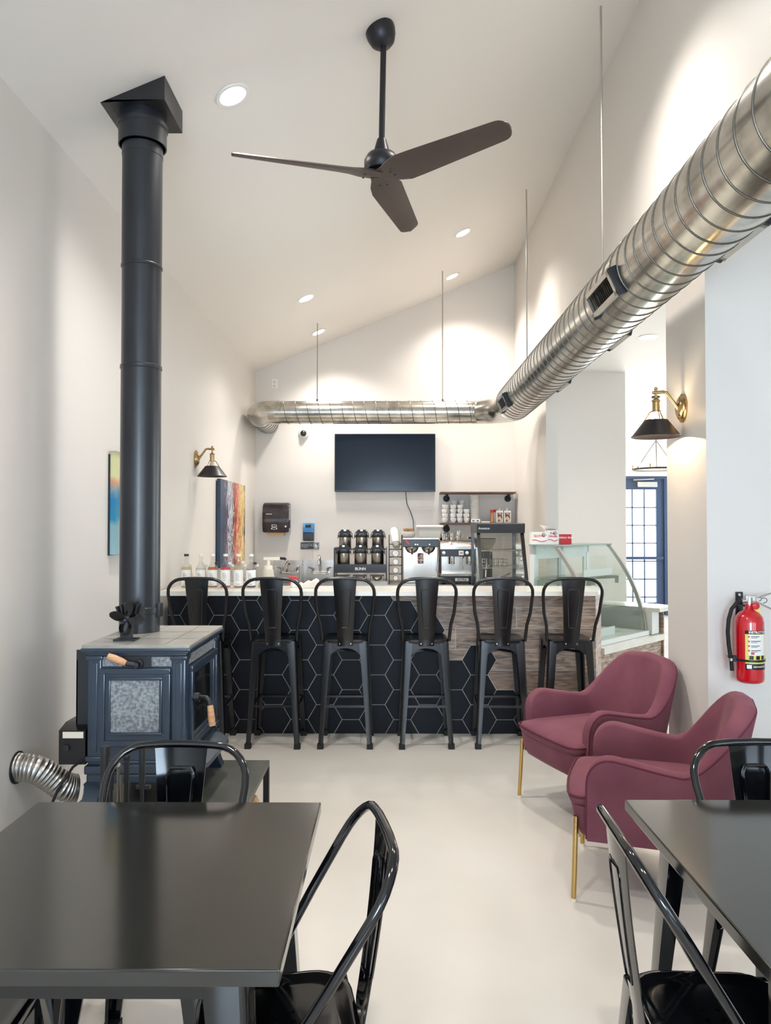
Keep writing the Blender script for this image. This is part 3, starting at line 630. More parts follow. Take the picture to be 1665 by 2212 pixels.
obj('lower_panel', B().box(0.60, 0.995, 8.72, 8.98, 0.885, 0.965), 'tvframe', t)
obj('name_plate', B().box(0.765, 0.92, 8.716, 8.72, 0.905, 0.940), 'alu', t); writing('lettering', 'ASTRA', 0.036, (0.842, 8.715, 0.9215), FRONT, 'tvframe', t, bold=True)
for x in (0.64, 0.95): obj('foot', B().cyl((x, 8.8, 0.871), (x, 8.8, 0.887), 0.018, 12), 'rubber', t)
for x, y, r, h, lb in ((0.635, 8.86, 0.036, 0.075, 'short steel pitcher at the end of the espresso machine top'), (0.685, 9.0, 0.04, 0.09, 'steel milk pitcher behind the short pitcher'), (0.735, 8.88, 0.034, 0.085, 'narrow steel pitcher in the middle of the row'), (0.812, 8.9, 0.036, 0.115, 'tall steel shaker on the espresso machine')):
    c = thing('milk_pitcher', lb, 'pitcher', (x, y, 1.376), 'steel pitchers on the espresso machine')
    obj('body', B().lathe([(r*0.9, 0), (r, 0.01), (r*0.92, h*0.7), (r, h), (r*0.94, h), (r*0.8, 0.01)], (x, y, 1.377), n=24, caps=False), 'chrome', c)
    obj('handle', B().tube([(x+r*0.95, y-0.01, 1.376+h*0.85), (x+r+0.022, y-0.015, 1.376+h*0.75), (x+r+0.02, y-0.015, 1.376+h*0.35), (x+r*0.95, y-0.01, 1.376+h*0.25)], 0.004, 6), 'chrome', c)
c = thing('cup_tamper', 'chrome tamper lying on the espresso machine beside the warmer', 'tamper', (0.93, 8.86, 1.376))
obj('head', B().cyl((0.91, 8.84, 1.405), (0.93, 8.84, 1.405), 0.026), 'chrome', c); obj('grip', B().cyl((0.93, 8.84, 1.405), (0.985, 8.84, 1.405), 0.013), 'rubber', c)
# grinder
t = thing('coffee_grinder', 'coffee grinder with smoky hopper behind the glass warmer', 'coffee grinder', (1.15, 8.95, 0.871))
obj('motor_body', B().box(1.08, 1.22, 8.88, 9.05, 0.871, 1.24, bev=0.012), 'tvframe', t)
obj('hopper', B().lathe([(0.05, 0), (0.12, 0.12), (0.12, 0.15)], (1.15, 8.96, 1.24), n=28, caps=False), 'grinder', t)
obj('hopper_lid', B().cyl((1.15, 8.96, 1.39), (1.15, 8.96, 1.40), 0.122, 28), 'matte', t)
# display warmer on the work counter
t = thing('display_warmer', 'glass countertop food warmer with black frame and lid', 'food warmer', (0.98, 6.85, 0.941))
WX0, WX1 = 0.785, 1.205
b = B().prism([(WX0-0.005, 6.70, 1.478), (WX0-0.005, 6.69, 1.56), (WX0-0.005, 6.72, 1.568), (WX0-0.005, 7.19, 1.568), (WX0-0.005, 7.19, 1.478)], (WX1-WX0+0.01, 0, 0)); obj('top_cover', b, 'pipe2', t)
writing('logo', 'Avantco', 0.03, (WX0+0.06, 6.689, 1.52), (PI/2-0.1, 0, 0), 'alu', t)
for x in (WX0, WX1-0.028):
    obj('post', B().prism([(x, 6.72, 1.478), (x, 6.46, 0.985), (x, 6.50, 0.985), (x, 6.76, 1.478)], (0.028, 0, 0)), 'tvframe', t)
    obj('post', B().box(x, x+0.028, 7.16, 7.19, 0.985, 1.478), 'tvframe', t)
obj('base', B().box(WX0-0.005, WX1+0.005, 6.44, 7.19, 0.945, 0.985, bev=0.004), 'tvframe', t)
gg = B().prism([(WX0+0.028, 6.735, 1.478), (WX1-0.028, 6.735, 1.478), (WX1-0.028, 6.475, 0.985), (WX0+0.028, 6.475, 0.985)], (0, 0.004, 0))
for x in (WX0+0.012, WX1-0.014): gg.prism([(x, 6.74, 1.478), (x, 7.16, 1.478), (x, 7.16, 0.985), (x, 6.49, 0.985)], (0.003, 0, 0))
obj('glass_panel', gg, 'glass', t)
obj('handle_knob', B().ball((WX1-0.045, 6.60, 1.25), 0.014).ball((WX1-0.045, 6.52, 1.10), 0.014), 'chrome', t)
for z, y0 in ((1.05, 6.55), (1.17, 6.62), (1.32, 6.70)):
    b = B()
    b.tube([(WX0+0.03, y0, z), (WX1-0.03, y0, z), (WX1-0.03, 7.14, z), (WX0+0.03, 7.14, z)], 0.004, 6, closed=True)
    for k in range(1, 12): b.tube([(lerp(WX0+0.03, WX1-0.03, k/12), y0, z), (lerp(WX0+0.03, WX1-0.03, k/12), 7.14, z)], 0.0018, 5)
    obj('wire_shelf', b, 'basket', t)
c = thing('wire_basket', 'small chrome wire basket inside the glass warmer', 'basket', (0.95, 6.85, 1.176))
b = B()
for z in (1.18, 1.21, 1.24): b.tube([(0.86, 6.74, z), (1.06, 6.74, z), (1.06, 6.95, z), (0.86, 6.95, z)], 0.003, 6, closed=True)
for k in range(6): b.tube([(0.86+0.04*k, 6.74, 1.24), (0.86+0.04*k, 6.74, 1.18), (0.86+0.04*k, 6.95, 1.18), (0.86+0.04*k, 6.95, 1.24)], 0.002, 5)
obj('wires', b, 'basket', c)
c = thing('serving_tongs', 'steel serving tongs lying in the glass warmer', 'tongs', (1.0, 6.7, 1.055))
obj('arm', B().tube([(0.90, 6.68, 1.062), (1.0, 6.7, 1.09), (1.09, 6.72, 1.13)], 0.005, 6), 'chrome', c); obj('arm', B().tube([(0.91, 6.72, 1.062), (1.02, 6.73, 1.08), (1.09, 6.72, 1.13)], 0.005, 6), 'chrome', c)

# ------------------------------------------------------------------ things standing on the bar
def glass_bottle(x, y, z, h, liq, level, cap, tall_label, label, r=0.034, papered=True):
    t = thing('syrup_bottle', label, 'bottle', (x, y, z), 'syrup bottles on the bar')
    P = [(0.001, 0.002), (r*0.9, 0), (r, 0.006), (r, h*0.55), (r*0.9, h*0.62), (r*0.45, h*0.74), (r*0.36, h*0.80), (r*0.36, h*0.95), (r*0.42, h*0.96), (r*0.40, h)]
    obj('glass_body', B().lathe(P, (x, y, z), n=20), 'bottleglass', t)
    Q = [(0.001, 0.005), (r*0.88, 0.005)]
    for (rr, hh) in P[3:]:
        if hh < h*level: Q.append((rr*0.92, hh))
    def rad(hv):
        for (r0, h0), (r1, h1) in zip(P, P[1:]):
            if h0 <= hv <= h1 and h1 > h0: return lerp(r0, r1, (hv-h0)/(h1-h0))
        return r*0.4
    Q += [(rad(h*level)*0.92, h*level), (0.001, h*level)]
    obj('syrup', B().lathe(Q, (x, y, z), n=20), liq, t)
    obj('cap', B().cyl((x, y, z+h*0.955), (x, y, z+h+0.006), r*0.46, 16), cap, t)
    if papered:
        lb = B()
        lb.rings([[(x+(r+0.001)*math.sin(a), y-(r+0.001)*math.cos(a), z+zz) for a in [-1.25+2.5*i/14 for i in range(15)]] + [(x+(r-0.001)*math.sin(a), y-(r-0.001)*math.cos(a), z+zz) for a in [1.25-2.5*i/14 for i in range(15)]] for zz in (h*0.06, h*tall_label)])
        L = obj('paper_label', lb, 'paper', t)
        pr = B()
        for k in range(5): pr.box(x-0.016, x+0.006+0.004*(k % 3), y-r-0.0022, y-r+0.002, z+h*(0.42-0.05*k), z+h*(0.427-0.05*k))
        for k in range(3): pr.box(x-0.012+0.01*k, x-0.007+0.01*k, y-r-0.0022, y-r+0.002, z+h*0.10, z+h*0.118)
        obj('print', pr, 'matte', L)
    return t
def liqmat(n, c): M[n] = mat(n, c, 0.12, coat=0.6); return n
la, lc, lr, ly, lp_, lw = liqmat('amber_syrup', (176, 104, 40)), liqmat('clear_syrup', (206, 202, 188)), liqmat('red_syrup', (214, 22, 46)), liqmat('yellow_syrup', (190, 168, 104)), liqmat('purple_syrup', (50, 34, 52)), liqmat('pale_gold_syrup', (200, 180, 132))
BT = 1.0725
bx_ = lambda px, Y: (px-840)/1620*Y
for px, liq, lev, cap, lb in [(402, lw, 0.63, 'tvframe', 'pale gold syrup bottle with black cap, first of the front row by the wall'),
        (433, lc, 0.6, 'white', 'clear syrup bottle with slanted tag, second in the front row'), (459, la, 0.63, 'white', 'amber syrup bottle with white cap in the front row'),
        (487, lr, 0.62, 'white', 'bright red syrup bottle in the front row on the bar'), (515, ly, 0.6, 'white', 'pale yellow syrup bottle between the red and purple ones'), (542, lp_, 0.56, 'white', 'dark purple syrup bottle at the end of the front row beside the jug')]:
    glass_bottle(bx_(px, 5.72), 5.72, BT, 0.248, liq, lev, cap, 0.54, lb, r=0.039)
for px, Y, z, h, liq, lev, cap, lb in [(411, 6.08, 0.941, 0.30, lc, 0.5, 'white', 'clear bottle partly hidden behind the black-capped pale gold bottle'), (440, 6.08, 0.941, 0.30, lc, 0.62, 'white', 'clear bottle in the second row behind the tagged bottle'),
        (467, 6.08, 0.941, 0.30, la, 0.5, 'tvframe', 'black-capped bottle in the second row behind the amber one'), (496, 6.08, 0.941, 0.30, lp_, 0.5, 'white', 'bottle in the second row just behind the red one'),
        (524, 6.08, 0.941, 0.31, la, 0.55, 'white', 'white-labelled bottle in the second row behind the pale yellow one'), (550, 6.08, 0.941, 0.30, lp_, 0.5, 'tvframe', 'black-capped bottle in the second row behind the purple one'),
        (447, 6.35, 0.941, 0.27, ly, 0.5, 'white', 'short clear bottle in the third row between clear and amber ones'), (501, 6.35, 0.941, 0.27, lp_, 0.5, 'white', 'short bottle in the third row right of the red one'),
        (528, 6.35, 0.941, 0.27, la, 0.6, 'white', 'short amber bottle in the third row'), (555, 6.35, 0.941, 0.27, lc, 0.6, 'white', 'short white-capped bottle in the third row closest to the jug')]:
    glass_bottle(bx_(px, Y), Y, z, h, liq, lev, cap, 0.5, lb, r=0.032)
jx = bx_(579, 5.75)
t = thing('pump_jug', 'cream plastic jug with a pump on top beside the bottles', 'jug', (jx, 5.75, BT))
obj('jug_body', B().lathe([(0.001, 0), (0.075, 0), (0.078, 0.01), (0.062, 0.05), (0.045, 0.09), (0.040, 0.13), (0.036, 0.135), (0.001, 0.135)], (jx, 5.75, BT), n=28), mat('jug_plastic', (200, 190, 172), 0.45), t)
p = obj('pump', B().cyl((jx, 5.75, BT+0.13), (jx, 5.75, BT+0.165), 0.034, 20).cyl((jx, 5.75, BT+0.165), (jx, 5.75, BT+0.21), 0.014, 14).box(jx-0.035, jx+0.09, 5.735, 5.765, BT+0.205, BT+0.228, bev=0.004), 'cream', t)
obj('spout_tip', B().tube([(jx+0.088, 5.75, BT+0.220), (jx+0.125, 5.75, BT+0.218), (jx+0.135, 5.75, BT+0.208)], 0.010, 8), 'rubber', p)
sx = bx_(630, 5.75)
t = thing('spray_bottle', 'spray bottle with red and white trigger head on the bar', 'spray bottle', (sx, 5.75, BT))
obj('bottle_body', B().lathe([(0.001, 0), (0.03, 0), (0.032, 0.01), (0.026, 0.045), (0.012, 0.055)], (sx+0.02, 5.75, BT), n=20), 'paper', t)
obj('trigger_head', B().box(sx-0.03, sx+0.04, 5.735, 5.765, BT+0.06, BT+0.082, bev=0.005).prism([(sx-0.012, 5.74, BT+0.062), (sx+0.0, 5.74, BT+0.062), (sx-0.02, 5.74, BT+0.02), (sx-0.028, 5.74, BT+0.022)], (0, 0.02, 0)), 'redp', t)
t = B(); rs = []
tx0, tx1 = bx_(643, 5.7), bx_(687, 5.7)
for i in range(9):
    u = i/8; x = lerp(tx0, tx1, u); hgt = 0.028+0.04*u+0.008*math.sin(i*2.1)
    rs.append([(x+0.006*math.sin(i), 5.64, BT+0.001), (x, 5.80, BT+0.001), (x, 5.79, BT+hgt*0.7), (x, 5.73, BT+hgt), (x, 5.67, BT+hgt*0.8)])
t.rings(rs); tag(obj('towel', t, 'cloth', sharp=80), 'folded white towel lying on the bar beside the spray bottle', 'towel')

# ------------------------------------------------------------------ display case at the right end of the bar
A = Vector((1.68, 5.93, 0)); U = Vector((0.69, 0.725, 0)).normalized(); N = Vector((-U.y, U.x, 0))
def Q(s, d, z): return A + U*s + N*d + Vector((0, 0, z))
def qbox(b, s0, s1, d0, d1, z0, z1):
    return b.prism([Q(s0, d0, z0), Q(s1, d0, z0), Q(s1, d1, z0), Q(s0, d1, z0)], (0, 0, z1-z0))
t = thing('display_case_base', 'low wood-look tiled base with white ledge under the glass case', 'counter base', Q(0.5, 0.4, 0))
obj('tiled_body', qbox(B(), 0.0, 1.12, 0.02, 0.68, 0, 0.53), 'plank', t)
obj('ledge', qbox(B(), -0.01, 1.10, -0.02, 0.68, 0.53, 0.58), 'quartz', t)
t = thing('pastry_display_case', 'curved glass refrigerated pastry case with white interior', 'display case', Q(0.5, 0.4, 0.582))
prof = [(0.07, 0.60)] + [(0.07+0.34*(1-math.cos(a*PI/2/10))*1.0, 0.60+0.78*math.sin(a*PI/2/10)) for a in range(1, 10)]
prof = [(0.07+0.34*u**1.9, 0.60+0.775*u**0.97) for u in [i/12 for i in range(13)]]
def curve_panel(b, s0, s1, th):
    V = [Q(s0, d, z) for d, z in prof] + [Q(s0, d+th, z) for d, z in reversed(prof)]
    return b.prism(V, U*(s1-s0))
obj('curved_glass', curve_panel(B(), 0.03, 0.91, 0.008), 'caseglass', t, sharp=50)
fr = B()
for s0 in (0.0, 0.91):
    curve_panel(fr, s0, s0+0.03, 0.035)
obj('curved_frame', fr, 'alu', t, sharp=50)
V = [Q(0.012, d, z) for d, z in prof] + [Q(0.012, 0.66, 1.375), Q(0.012, 0.66, 0.60)]
V2 = [Q(0.922, d, z) for d, z in prof] + [Q(0.922, 0.66, 1.375), Q(0.922, 0.66, 0.60)]
obj('end_glass', B().prism(V, U*0.006), 'caseglass', t); obj('end_glass', B().prism(V2, U*0.006), 'caseglass', t)
obj('case_floor', qbox(B(), 0.0, 0.94, 0.05, 0.68, 0.582, 0.62), 'caseframe', t)
obj('top_panel', qbox(B(), -0.005, 0.945, 0.40, 0.68, 1.372, 1.384), 'caseedge', t)
b = B()
qbox(b, 0, 0.94, 0.63, 0.67, 1.30, 1.372); qbox(b, 0, 0.94, 0.63, 0.67, 0.62, 0.68)
for s in (0.0, 0.44, 0.90): qbox(b, s, s+0.04, 0.63, 0.67, 0.62, 1.372)
obj('rear_frame', b, 'caseframe', t)
for s in (0.04, 0.48):
    d = obj('rear_door', qbox(qbox(qbox(qbox(B(), s, s+0.04, 0.635, 0.655, 0.68, 1.30), s+0.38, s+0.42, 0.635, 0.655, 0.68, 1.30), s+0.04, s+0.38, 0.635, 0.655, 1.26, 1.30), s+0.04, s+0.38, 0.635, 0.655, 0.68, 0.72), 'caseframe', t)
    obj('door_glass', qbox(B(), s+0.04, s+0.38, 0.642, 0.646, 0.72, 1.26), 'caseglass', d)
b = B()
for s in (0.03, 0.46, 0.88):
    b.prism([Q(s, 0.62, 1.08), Q(s, 0.62, 0.98), Q(s, 0.58, 0.98), Q(s, 0.56, 1.05), Q(s, 0.34, 1.07), Q(s, 0.34, 1.03), Q(s, 0.31, 1.03), Q(s, 0.31, 1.095), Q(s, 0.58, 1.10)], U*0.012)
obj('shelf_bracket', b, 'caseedge', t)
obj('glass_shelf', qbox(B(), 0.02, 0.92, 0.30, 0.62, 1.10, 1.108), 'caseglass', t)
obj('glass_shelf', qbox(B(), 0.02, 0.92, 0.20, 0.62, 0.84, 0.848), 'caseglass', t)
tag(obj('card_holder', qbox(B(), 0.25, 0.75, 0.30, 0.31, 1.11, 1.17), 'caseframe'), 'long pale price card strip on the upper glass shelf of the case', 'card holder')
tag(obj('card_holder', qbox(B(), 0.18, 0.52, 0.16, 0.17, 0.621, 0.69), 'caseframe'), 'pale price card strip standing low inside the case', 'card holder')
# low service counter beyond the case
t = thing('service_counter', 'low white-topped service counter beyond the pastry case', 'counter', Q(1.2, 0.3, 0))
obj('worktop', B().prism([Q(0.96, -0.04, 0.785), Q(1.27, -0.04, 0.785), Q(1.31, 0.0, 0.785), Q(1.31, 0.62, 0.785), Q(0.96, 0.62, 0.785)], (0, 0, 0.035)), 'quartz', t)
obj('front_panel', qbox(B(), 0.955, 1.095, 0.03, 0.60, 0.585, 0.785), 'caseframe', t)
obj('end_panel', qbox(B(), 1.1205, 1.135, 0.0, 0.68, 0.0, 0.785), 'plank', t)
# boxes on the case
def carton(s0, s1, d0, d1, h, label, flap=None, red=False):
    c = thing('glove_box', label, 'box', Q((s0+s1)/2, (d0+d1)/2, 1.385), 'boxes on top of the pastry case')
    z0 = 1.385
    obj('carton', qbox(B(), s0, s1, d0, d1, z0, z0+h), 'redp' if red else 'paper', c)
    if flap: obj('open_flap', B().prism([Q(s0, d0, z0+h), Q(s1, d0, z0+h), Q(s1, d0+0.03, z0+h+flap), Q(s0, d0+0.05, z0+h+flap)], N*0.002), 'paper', c)
    return c
# boxes face the camera side of the room (-Y): built as upright cartons turned to the bar
def carton2(x0, x1, y, h, label, red=False, flap=0, text=None, sub=None):
    z0 = 1.385; c = thing('glove_box', label, 'box', ((x0+x1)/2, y+0.05, z0), 'boxes on top of the pastry case')
    obj('carton', B().box(x0, x1, y, y+0.1, z0, z0+h), 'redp' if red else 'paper', c)
    if flap: obj('open_flap', B().prism([(x0, y+0.08, z0+h), (x1, y+0.06, z0+h), (x1-0.03, y+0.02, z0+h+flap*0.55), (x0-0.06, y+0.02, z0+h+flap)], (0, 0.002, 0)), 'paper', c)
    if text: writing('lettering', text, 0.026, ((x0+x1)/2 - (0.0 if sub else 0), y-0.0012, z0+h*0.68), FRONT, 'white' if red else 'redp', c, bold=True)
    if not red:
        pts = [(lerp(x0+0.004, x1-0.004, i/10), y-0.0015, z0+h*0.30+0.007*math.sin(i/10*2*PI+0.5)) for i in range(11)]
        obj('wave_print', B().tube(pts, 0.0028, 5), 'redp', c)
        if sub: obj('brand_ring', B().tube([(x1-0.028+0.014*math.cos(a), y-0.001, z0+h*0.78+0.014*math.sin(a)) for a in [0.6+5.0*i/12 for i in range(13)]], 0.0022, 5), 'tvframe', c); writing('brand_word', 'Choice', 0.013, (x1-0.022, y-0.0015, z0+h*0.78), FRONT, 'tvframe', c)
    return c
carton2(1.20, 1.33, 6.33, 0.105, 'white glove box beside the black warmer', text='GLOVES', sub=True)
carton2(1.335, 1.43, 6.35, 0.12, 'white poly glove box with its lid standing open', text='Poly\nGloves', sub=True, flap=0.045)
carton2(1.475, 1.56, 6.43, 0.085, 'red bakery tissue box at the end of the row', red=True, text='bakery tissue')
carton2(1.42, 1.465, 6.50, 0.10, 'cream carton with open lid behind the red box', flap=0.05)

# ------------------------------------------------------------------ metal chairs and bar stools
def arc_pts(c, r, a0, a1, n): return [(c[0]+r*math.cos(lerp(a0, a1, i/n)), c[1]+r*math.sin(lerp(a0, a1, i/n))) for i in range(n+1)]
def metal_seat(name, seat_z, sw, foot, wt, wb, back_h, loop_w, lean, attach, m, label, cat, group, bar_z=None, loop_low=None):
    """faces -Y; seat centre at the origin. sw seat half width, foot floor half width"""
    t = thing(name, label, cat, (0, 0, 0), group)
    # seat pan with rolled rim
    def rr(w, r, z, n=6, bulge=0.0):
        pts = []
        for cx, cy, a0 in ((w-r, w-r, 0), (-w+r, w-r, PI/2), (-w+r, -w+r, PI), (w-r, -w+r, 3*PI/2)):
            for i in range(n+1):
                a = a0+PI/2*i/n; pts.append((cx+r*math.cos(a), cy+r*math.sin(a), z))
        return pts
    cr = sw*(0.32 if bar_z else 0.48)
    b = B().rings([rr(sw-0.004, cr, seat_z-0.03), rr(sw, cr, seat_z-0.022), rr(sw, cr, seat_z-0.006), rr(sw-0.006, cr, seat_z), rr(sw-0.016, cr*0.9, seat_z), rr(sw-0.028, cr*0.85, seat_z-0.006), rr(sw-0.045, cr*0.8, seat_z-0.008)])
    obj('seat', b, m, t)
    hl = B()
    for i, j in ((-1, -1), (0, -1), (1, -1), (-1, 0), (1, 0), (-1, 1), (0, 1), (1, 1), (0, 0)):
        hl.lathe([(0.001, 0.0005), (0.006, 0.0005), (0.006, 0)], (i*sw*0.2, j*sw*0.2, seat_z-0.0085), n=10)
    obj('drain_hole', hl, 'alu', t)
    ap = B(); q = sw-0.008
    for (x0, y0, x1, y1) in ((-q, -q, q, -q), (q, -q, q, q), (q, q, -q, q), (-q, q, -q, -q)):
        dx, dy = x1-x0, y1-y0; L = math.hypot(dx, dy); nx, ny = -dy/L*0.004, dx/L*0.004
        sp = (foot-sw)/seat_z*0.06
        ox, oy = dy/L*sp, -dx/L*sp
        P = []
        for u, z in [(0.02, seat_z-0.02), (0.98, seat_z-0.02), (1.0, seat_z-0.12)] + [(1-0.14-0.0, seat_z-0.11)] + [(lerp(0.84, 0.16, k/8), seat_z-0.062-0.045*abs(2*k/8-1)**2.5) for k in range(9)] + [(0.14, seat_z-0.11), (0.0, seat_z-0.12)]:
            P.append((x0+dx*u, y0+dy*u, z))
        ap.prism(P, (nx, ny, 0))
    obj('seat_apron', ap, m, t)
    for sx in (-1, 1):
        for sy in (-1, 1):
            b = B(); R = []
            for u in (0, 0.15, 0.3, 0.5, 0.7, 0.85, 1.0):
                z = lerp(seat_z-0.012, 0.03, u); h = lerp(sw-0.003, foot-0.006, u) + (0.012*u*u if bar_z else 0)*0
                w = lerp(wt, wb, u**0.8); r = 0.014; th = 0.004
                pr = [(w, 0), (r, 0)] + [(r-r*math.sin(PI/2*k/4), r-r*math.cos(PI/2*k/4)) for k in range(1, 4)] + [(0, r), (0, w), (th, w), (th*2.5, w), (th*2.5, w-0.004), (th, w-0.004), (th, th), (w-0.004, th), (w-0.004, th*2.5), (w, th*2.5)]
                R.append([(sx*(h-p), sy*(h-q_), z) for p, q_ in pr])
            b.rings(R); lg = obj('leg', b, m, t)
            h = foot-0.004
            obj('rubber_foot', B().rings([[(sx*(h-wb*0.5+a*wb*0.62), sy*(h-wb*0.5+c_*wb*0.62), z) for a, c_ in ((-1, -1), (1, -1), (1, 1), (-1, 1))] for z in (0.0, 0.034)]), 'rubber', lg)
    cz = seat_z-0.085
    for s in (-1, 1):
        b = B(); k = sw*0.93
        b.prism([(-k, -k*s, cz), (k, k*s, cz), (k, k*s, cz-0.018), (-k, -k*s, cz-0.018)], (0.004, -0.004*s, 0)); obj('cross_brace', b, m, t)
    if bar_z:
        f = lerp(foot, sw, bar_z/seat_z)-0.012
        for (x0, y0, x1, y1) in ((-f, -f, f, -f), (f, -f, f, f), (f, f, -f, f), (-f, f, -f, -f)):
            zb = bar_z + (0.012 if y0 == y1 else 0.0)
            obj('foot_rail', B().prism([(x0, y0, zb), (x1, y1, zb), (x1*0.93, y1*0.93, zb-0.003), (x0*0.93, y0*0.93, zb-0.003)], (0, 0, -0.016)), m, t)
    # back loop
    zt = seat_z+back_h; cR = 0.105; lw = loop_w/2
    prof = [(sw+0.002, seat_z-0.012), (sw+0.012, seat_z+0.10), (lerp(sw, lw, 0.75), seat_z+back_h*0.45), (lw, zt-cR)]
    P2 = prof + [(lw-cR+cR*math.cos(a), zt-cR*0.9+cR*0.9*math.sin(a)) for a in [PI/2*k/7 for k in range(1, 8)]] + [(lw*0.3, zt+0.003), (0, zt+0.004)]
    full = P2 + [(-x, z) for x, z in reversed(P2[:-1])]
    def yy(z): u = (z-seat_z)/back_h; return attach + lean*max(u, 0)
    obj('back_loop', B().tube([(x, yy(z), z) for x, z in full], 0.0115, 12), m, t)
    # splat
    def sy_(z):
        u = max(0, min(1, (z-seat_z)/back_h)); top = yy(zt)-0.002
        return lerp(sw+0.004, top, 1-(1-u)**1.35)
    n = 12; zs = [seat_z-0.045] + [seat_z+back_h*k/n for k in range(0, n+1)]
    w0, w1 = 0.054, 0.082
    R = []
    for z in zs:
        u = max(0, (z-seat_z)/back_h); w = lerp(w0, w1, u**1.2)
        y = sy_(z) if z > seat_z-0.001 else sw+0.002
        if z >= zs[-1]-1e-6: z -= 0.004
        c = 0.006
        R.append([(-w, y, z), (-w*0.6, y+c, z), (0, y+c*1.5, z), (w*0.6, y+c, z), (w, y, z), (w, y+0.003, z), (w*0.6, y+c+0.003, z), (0, y+c*1.5+0.003, z), (-w*0.6, y+c+0.003, z), (-w, y+0.003, z)])
    sp = obj('back_splat', B().rings(R), m, t)
    # pressed outline on both faces of the splat
    for off in (0.012, -0.0005):
        za, zb2 = seat_z+back_h*0.20, seat_z+back_h*0.83
        pts = [(-0.022, za), (0.022, za), (0.026, za+0.02), (0.040, zb2-0.02), (0.032, zb2), (-0.032, zb2), (-0.040, zb2-0.02), (-0.026, za+0.02)]
        dense = []
        for i in range(len(pts)):
            a, b2 = pts[i], pts[(i+1) % len(pts)]; k = 6 if abs(b2[1]-a[1]) > 0.1 else 2
            for j in range(k): dense.append((lerp(a[0], b2[0], j/k), lerp(a[1], b2[1], j/k)))
        obj('pressed_ridge', B().tube([(x, sy_(z)+off-0.004*abs(x)/0.04, z) for x, z in dense], 0.0042, 6, closed=True), m, sp)
    bo = B()
    for x in (-0.036, 0.036): bo.lathe([(0.001, 0.006), (0.006, 0.005), (0.007, 0)], (x, sw+0.005, seat_z-0.028), (0, 1, 0), 12)
    obj('bolt', bo, 'alu', t)
    return t
stool = metal_seat('bar_stool', 0.75, 0.158, 0.192, 0.062, 0.034, 0.425, 0.405, 0.105, 0.13, 'stoolblack',
                   'x', 'bar stool', 'black metal bar stools along the bar', bar_z=0.285)
SLAB = ['black metal bar stool at the wall end of the bar, half hidden by the stove', 'black metal bar stool in front of the pump jug and spray bottle', 'black metal bar stool in front of the airpot rack',
        'black metal bar stool where hexagon tiles meet the wood planks', 'black metal bar stool under the glass food warmer, by the mauve armchair', 'black metal bar stool at the pastry case end, partly behind an armchair']
for i, (x, a) in enumerate([(-1.322, 0.0), (-0.803, -0.02), (-0.305, 0.0), (0.255, 0.02), (0.79, -0.03), (1.262, 0.0)]):
    s = stool if i == 0 else copy_tree(stool)
    place(s, (x, 5.385, 0), PI+a, SLAB[i])
chair = metal_seat('dining_chair', 0.45, 0.178, 0.215, 0.070, 0.036, 0.405, 0.425, 0.255, -0.02, 'black', 'x', 'chair', 'glossy black metal dining chairs')
CH = [((-0.245, 1.665, 0), math.radians(-79), 'glossy black metal chair pulled out at the open side of the left table'),
      ((0.738, 1.68, 0), math.radians(88), 'glossy black metal chair on the passage side of the right table'),
      ((-0.648, 2.10, 0), math.radians(-1), 'glossy black metal chair between the left table and the stove hearth'),
      ((1.145, 2.13, 0), math.radians(1), 'glossy black metal chair behind the right table, its back mirroring blue light'),
      ((-0.99, 1.66, 0), math.radians(92), 'glossy black metal chair pushed under the left table from the wall side')]
for i, (p, a, lb) in enumerate(CH):
    c = chair if i == 0 else copy_tree(chair)
    place(c, p, a, lb)

# ------------------------------------------------------------------ dining tables
def table(x0, x1, y0, y1, label):
    z = 0.75; t = thing('dining_table', label, 'table', ((x0+x1)/2, (y0+y1)/2, 0), 'square black dining tables')
    b = B(); r = 0.004
    b.box(x0, x1, y0, y1, z-0.030, z, bev=r)
    obj('table_top', b, 'tabletop', t)
    xc, yc = (x0+x1)/2, (y0+y1)/2; hw, hd = (x1-x0)/2, (y1-y0)/2
    ap = B().box(x0+0.09, x1-0.09, y0+0.08, y0+0.084, z-0.10, z-0.03).box(x0+0.09, x1-0.09, y1-0.084, y1-0.08, z-0.10, z-0.03).box(x0+0.08, x0+0.084, y0+0.09, y1-0.09, z-0.10, z-0.03).box(x1-0.084, x1-0.08, y0+0.09, y1-0.09, z-0.10, z-0.03)
    obj('apron', ap, 'black', t)
    for sx in (-1, 1):
        for sy in (-1, 1):
            R = []
            for u in (0, 0.3, 0.6, 1.0):
                zz = lerp(z-0.03, 0.03, u); hx = lerp(hw-0.075, hw-0.035, u); hy = lerp(hd-0.075, hd-0.035, u)
                w = lerp(0.085, 0.045, u); r = 0.016; th = 0.005
                pr = [(w, 0), (r, 0)] + [(r-r*math.sin(PI/2*k/4), r-r*math.cos(PI/2*k/4)) for k in range(1, 4)] + [(0, r), (0, w), (th, w), (th, th), (w, th)]
                R.append([(xc+sx*(hx-p), yc+sy*(hy-q_), zz) for p, q_ in pr])
            lg = obj('leg', B().rings(R), 'black', t)
            hx, hy = hw-0.035, hd-0.035
            obj('rubber_foot', B().box(xc+sx*(hx-0.022)-0.024, xc+sx*(hx-0.022)+0.024, yc+sy*(hy-0.022)-0.024, yc+sy*(hy-0.022)+0.024, 0, 0.034), 'rubber', lg)
table(-0.998, -0.193, 1.335, 2.145, 'square glossy black table on the wood stove side')
table(0.674, 1.479, 1.345, 2.17, 'square glossy black table on the armchair side')

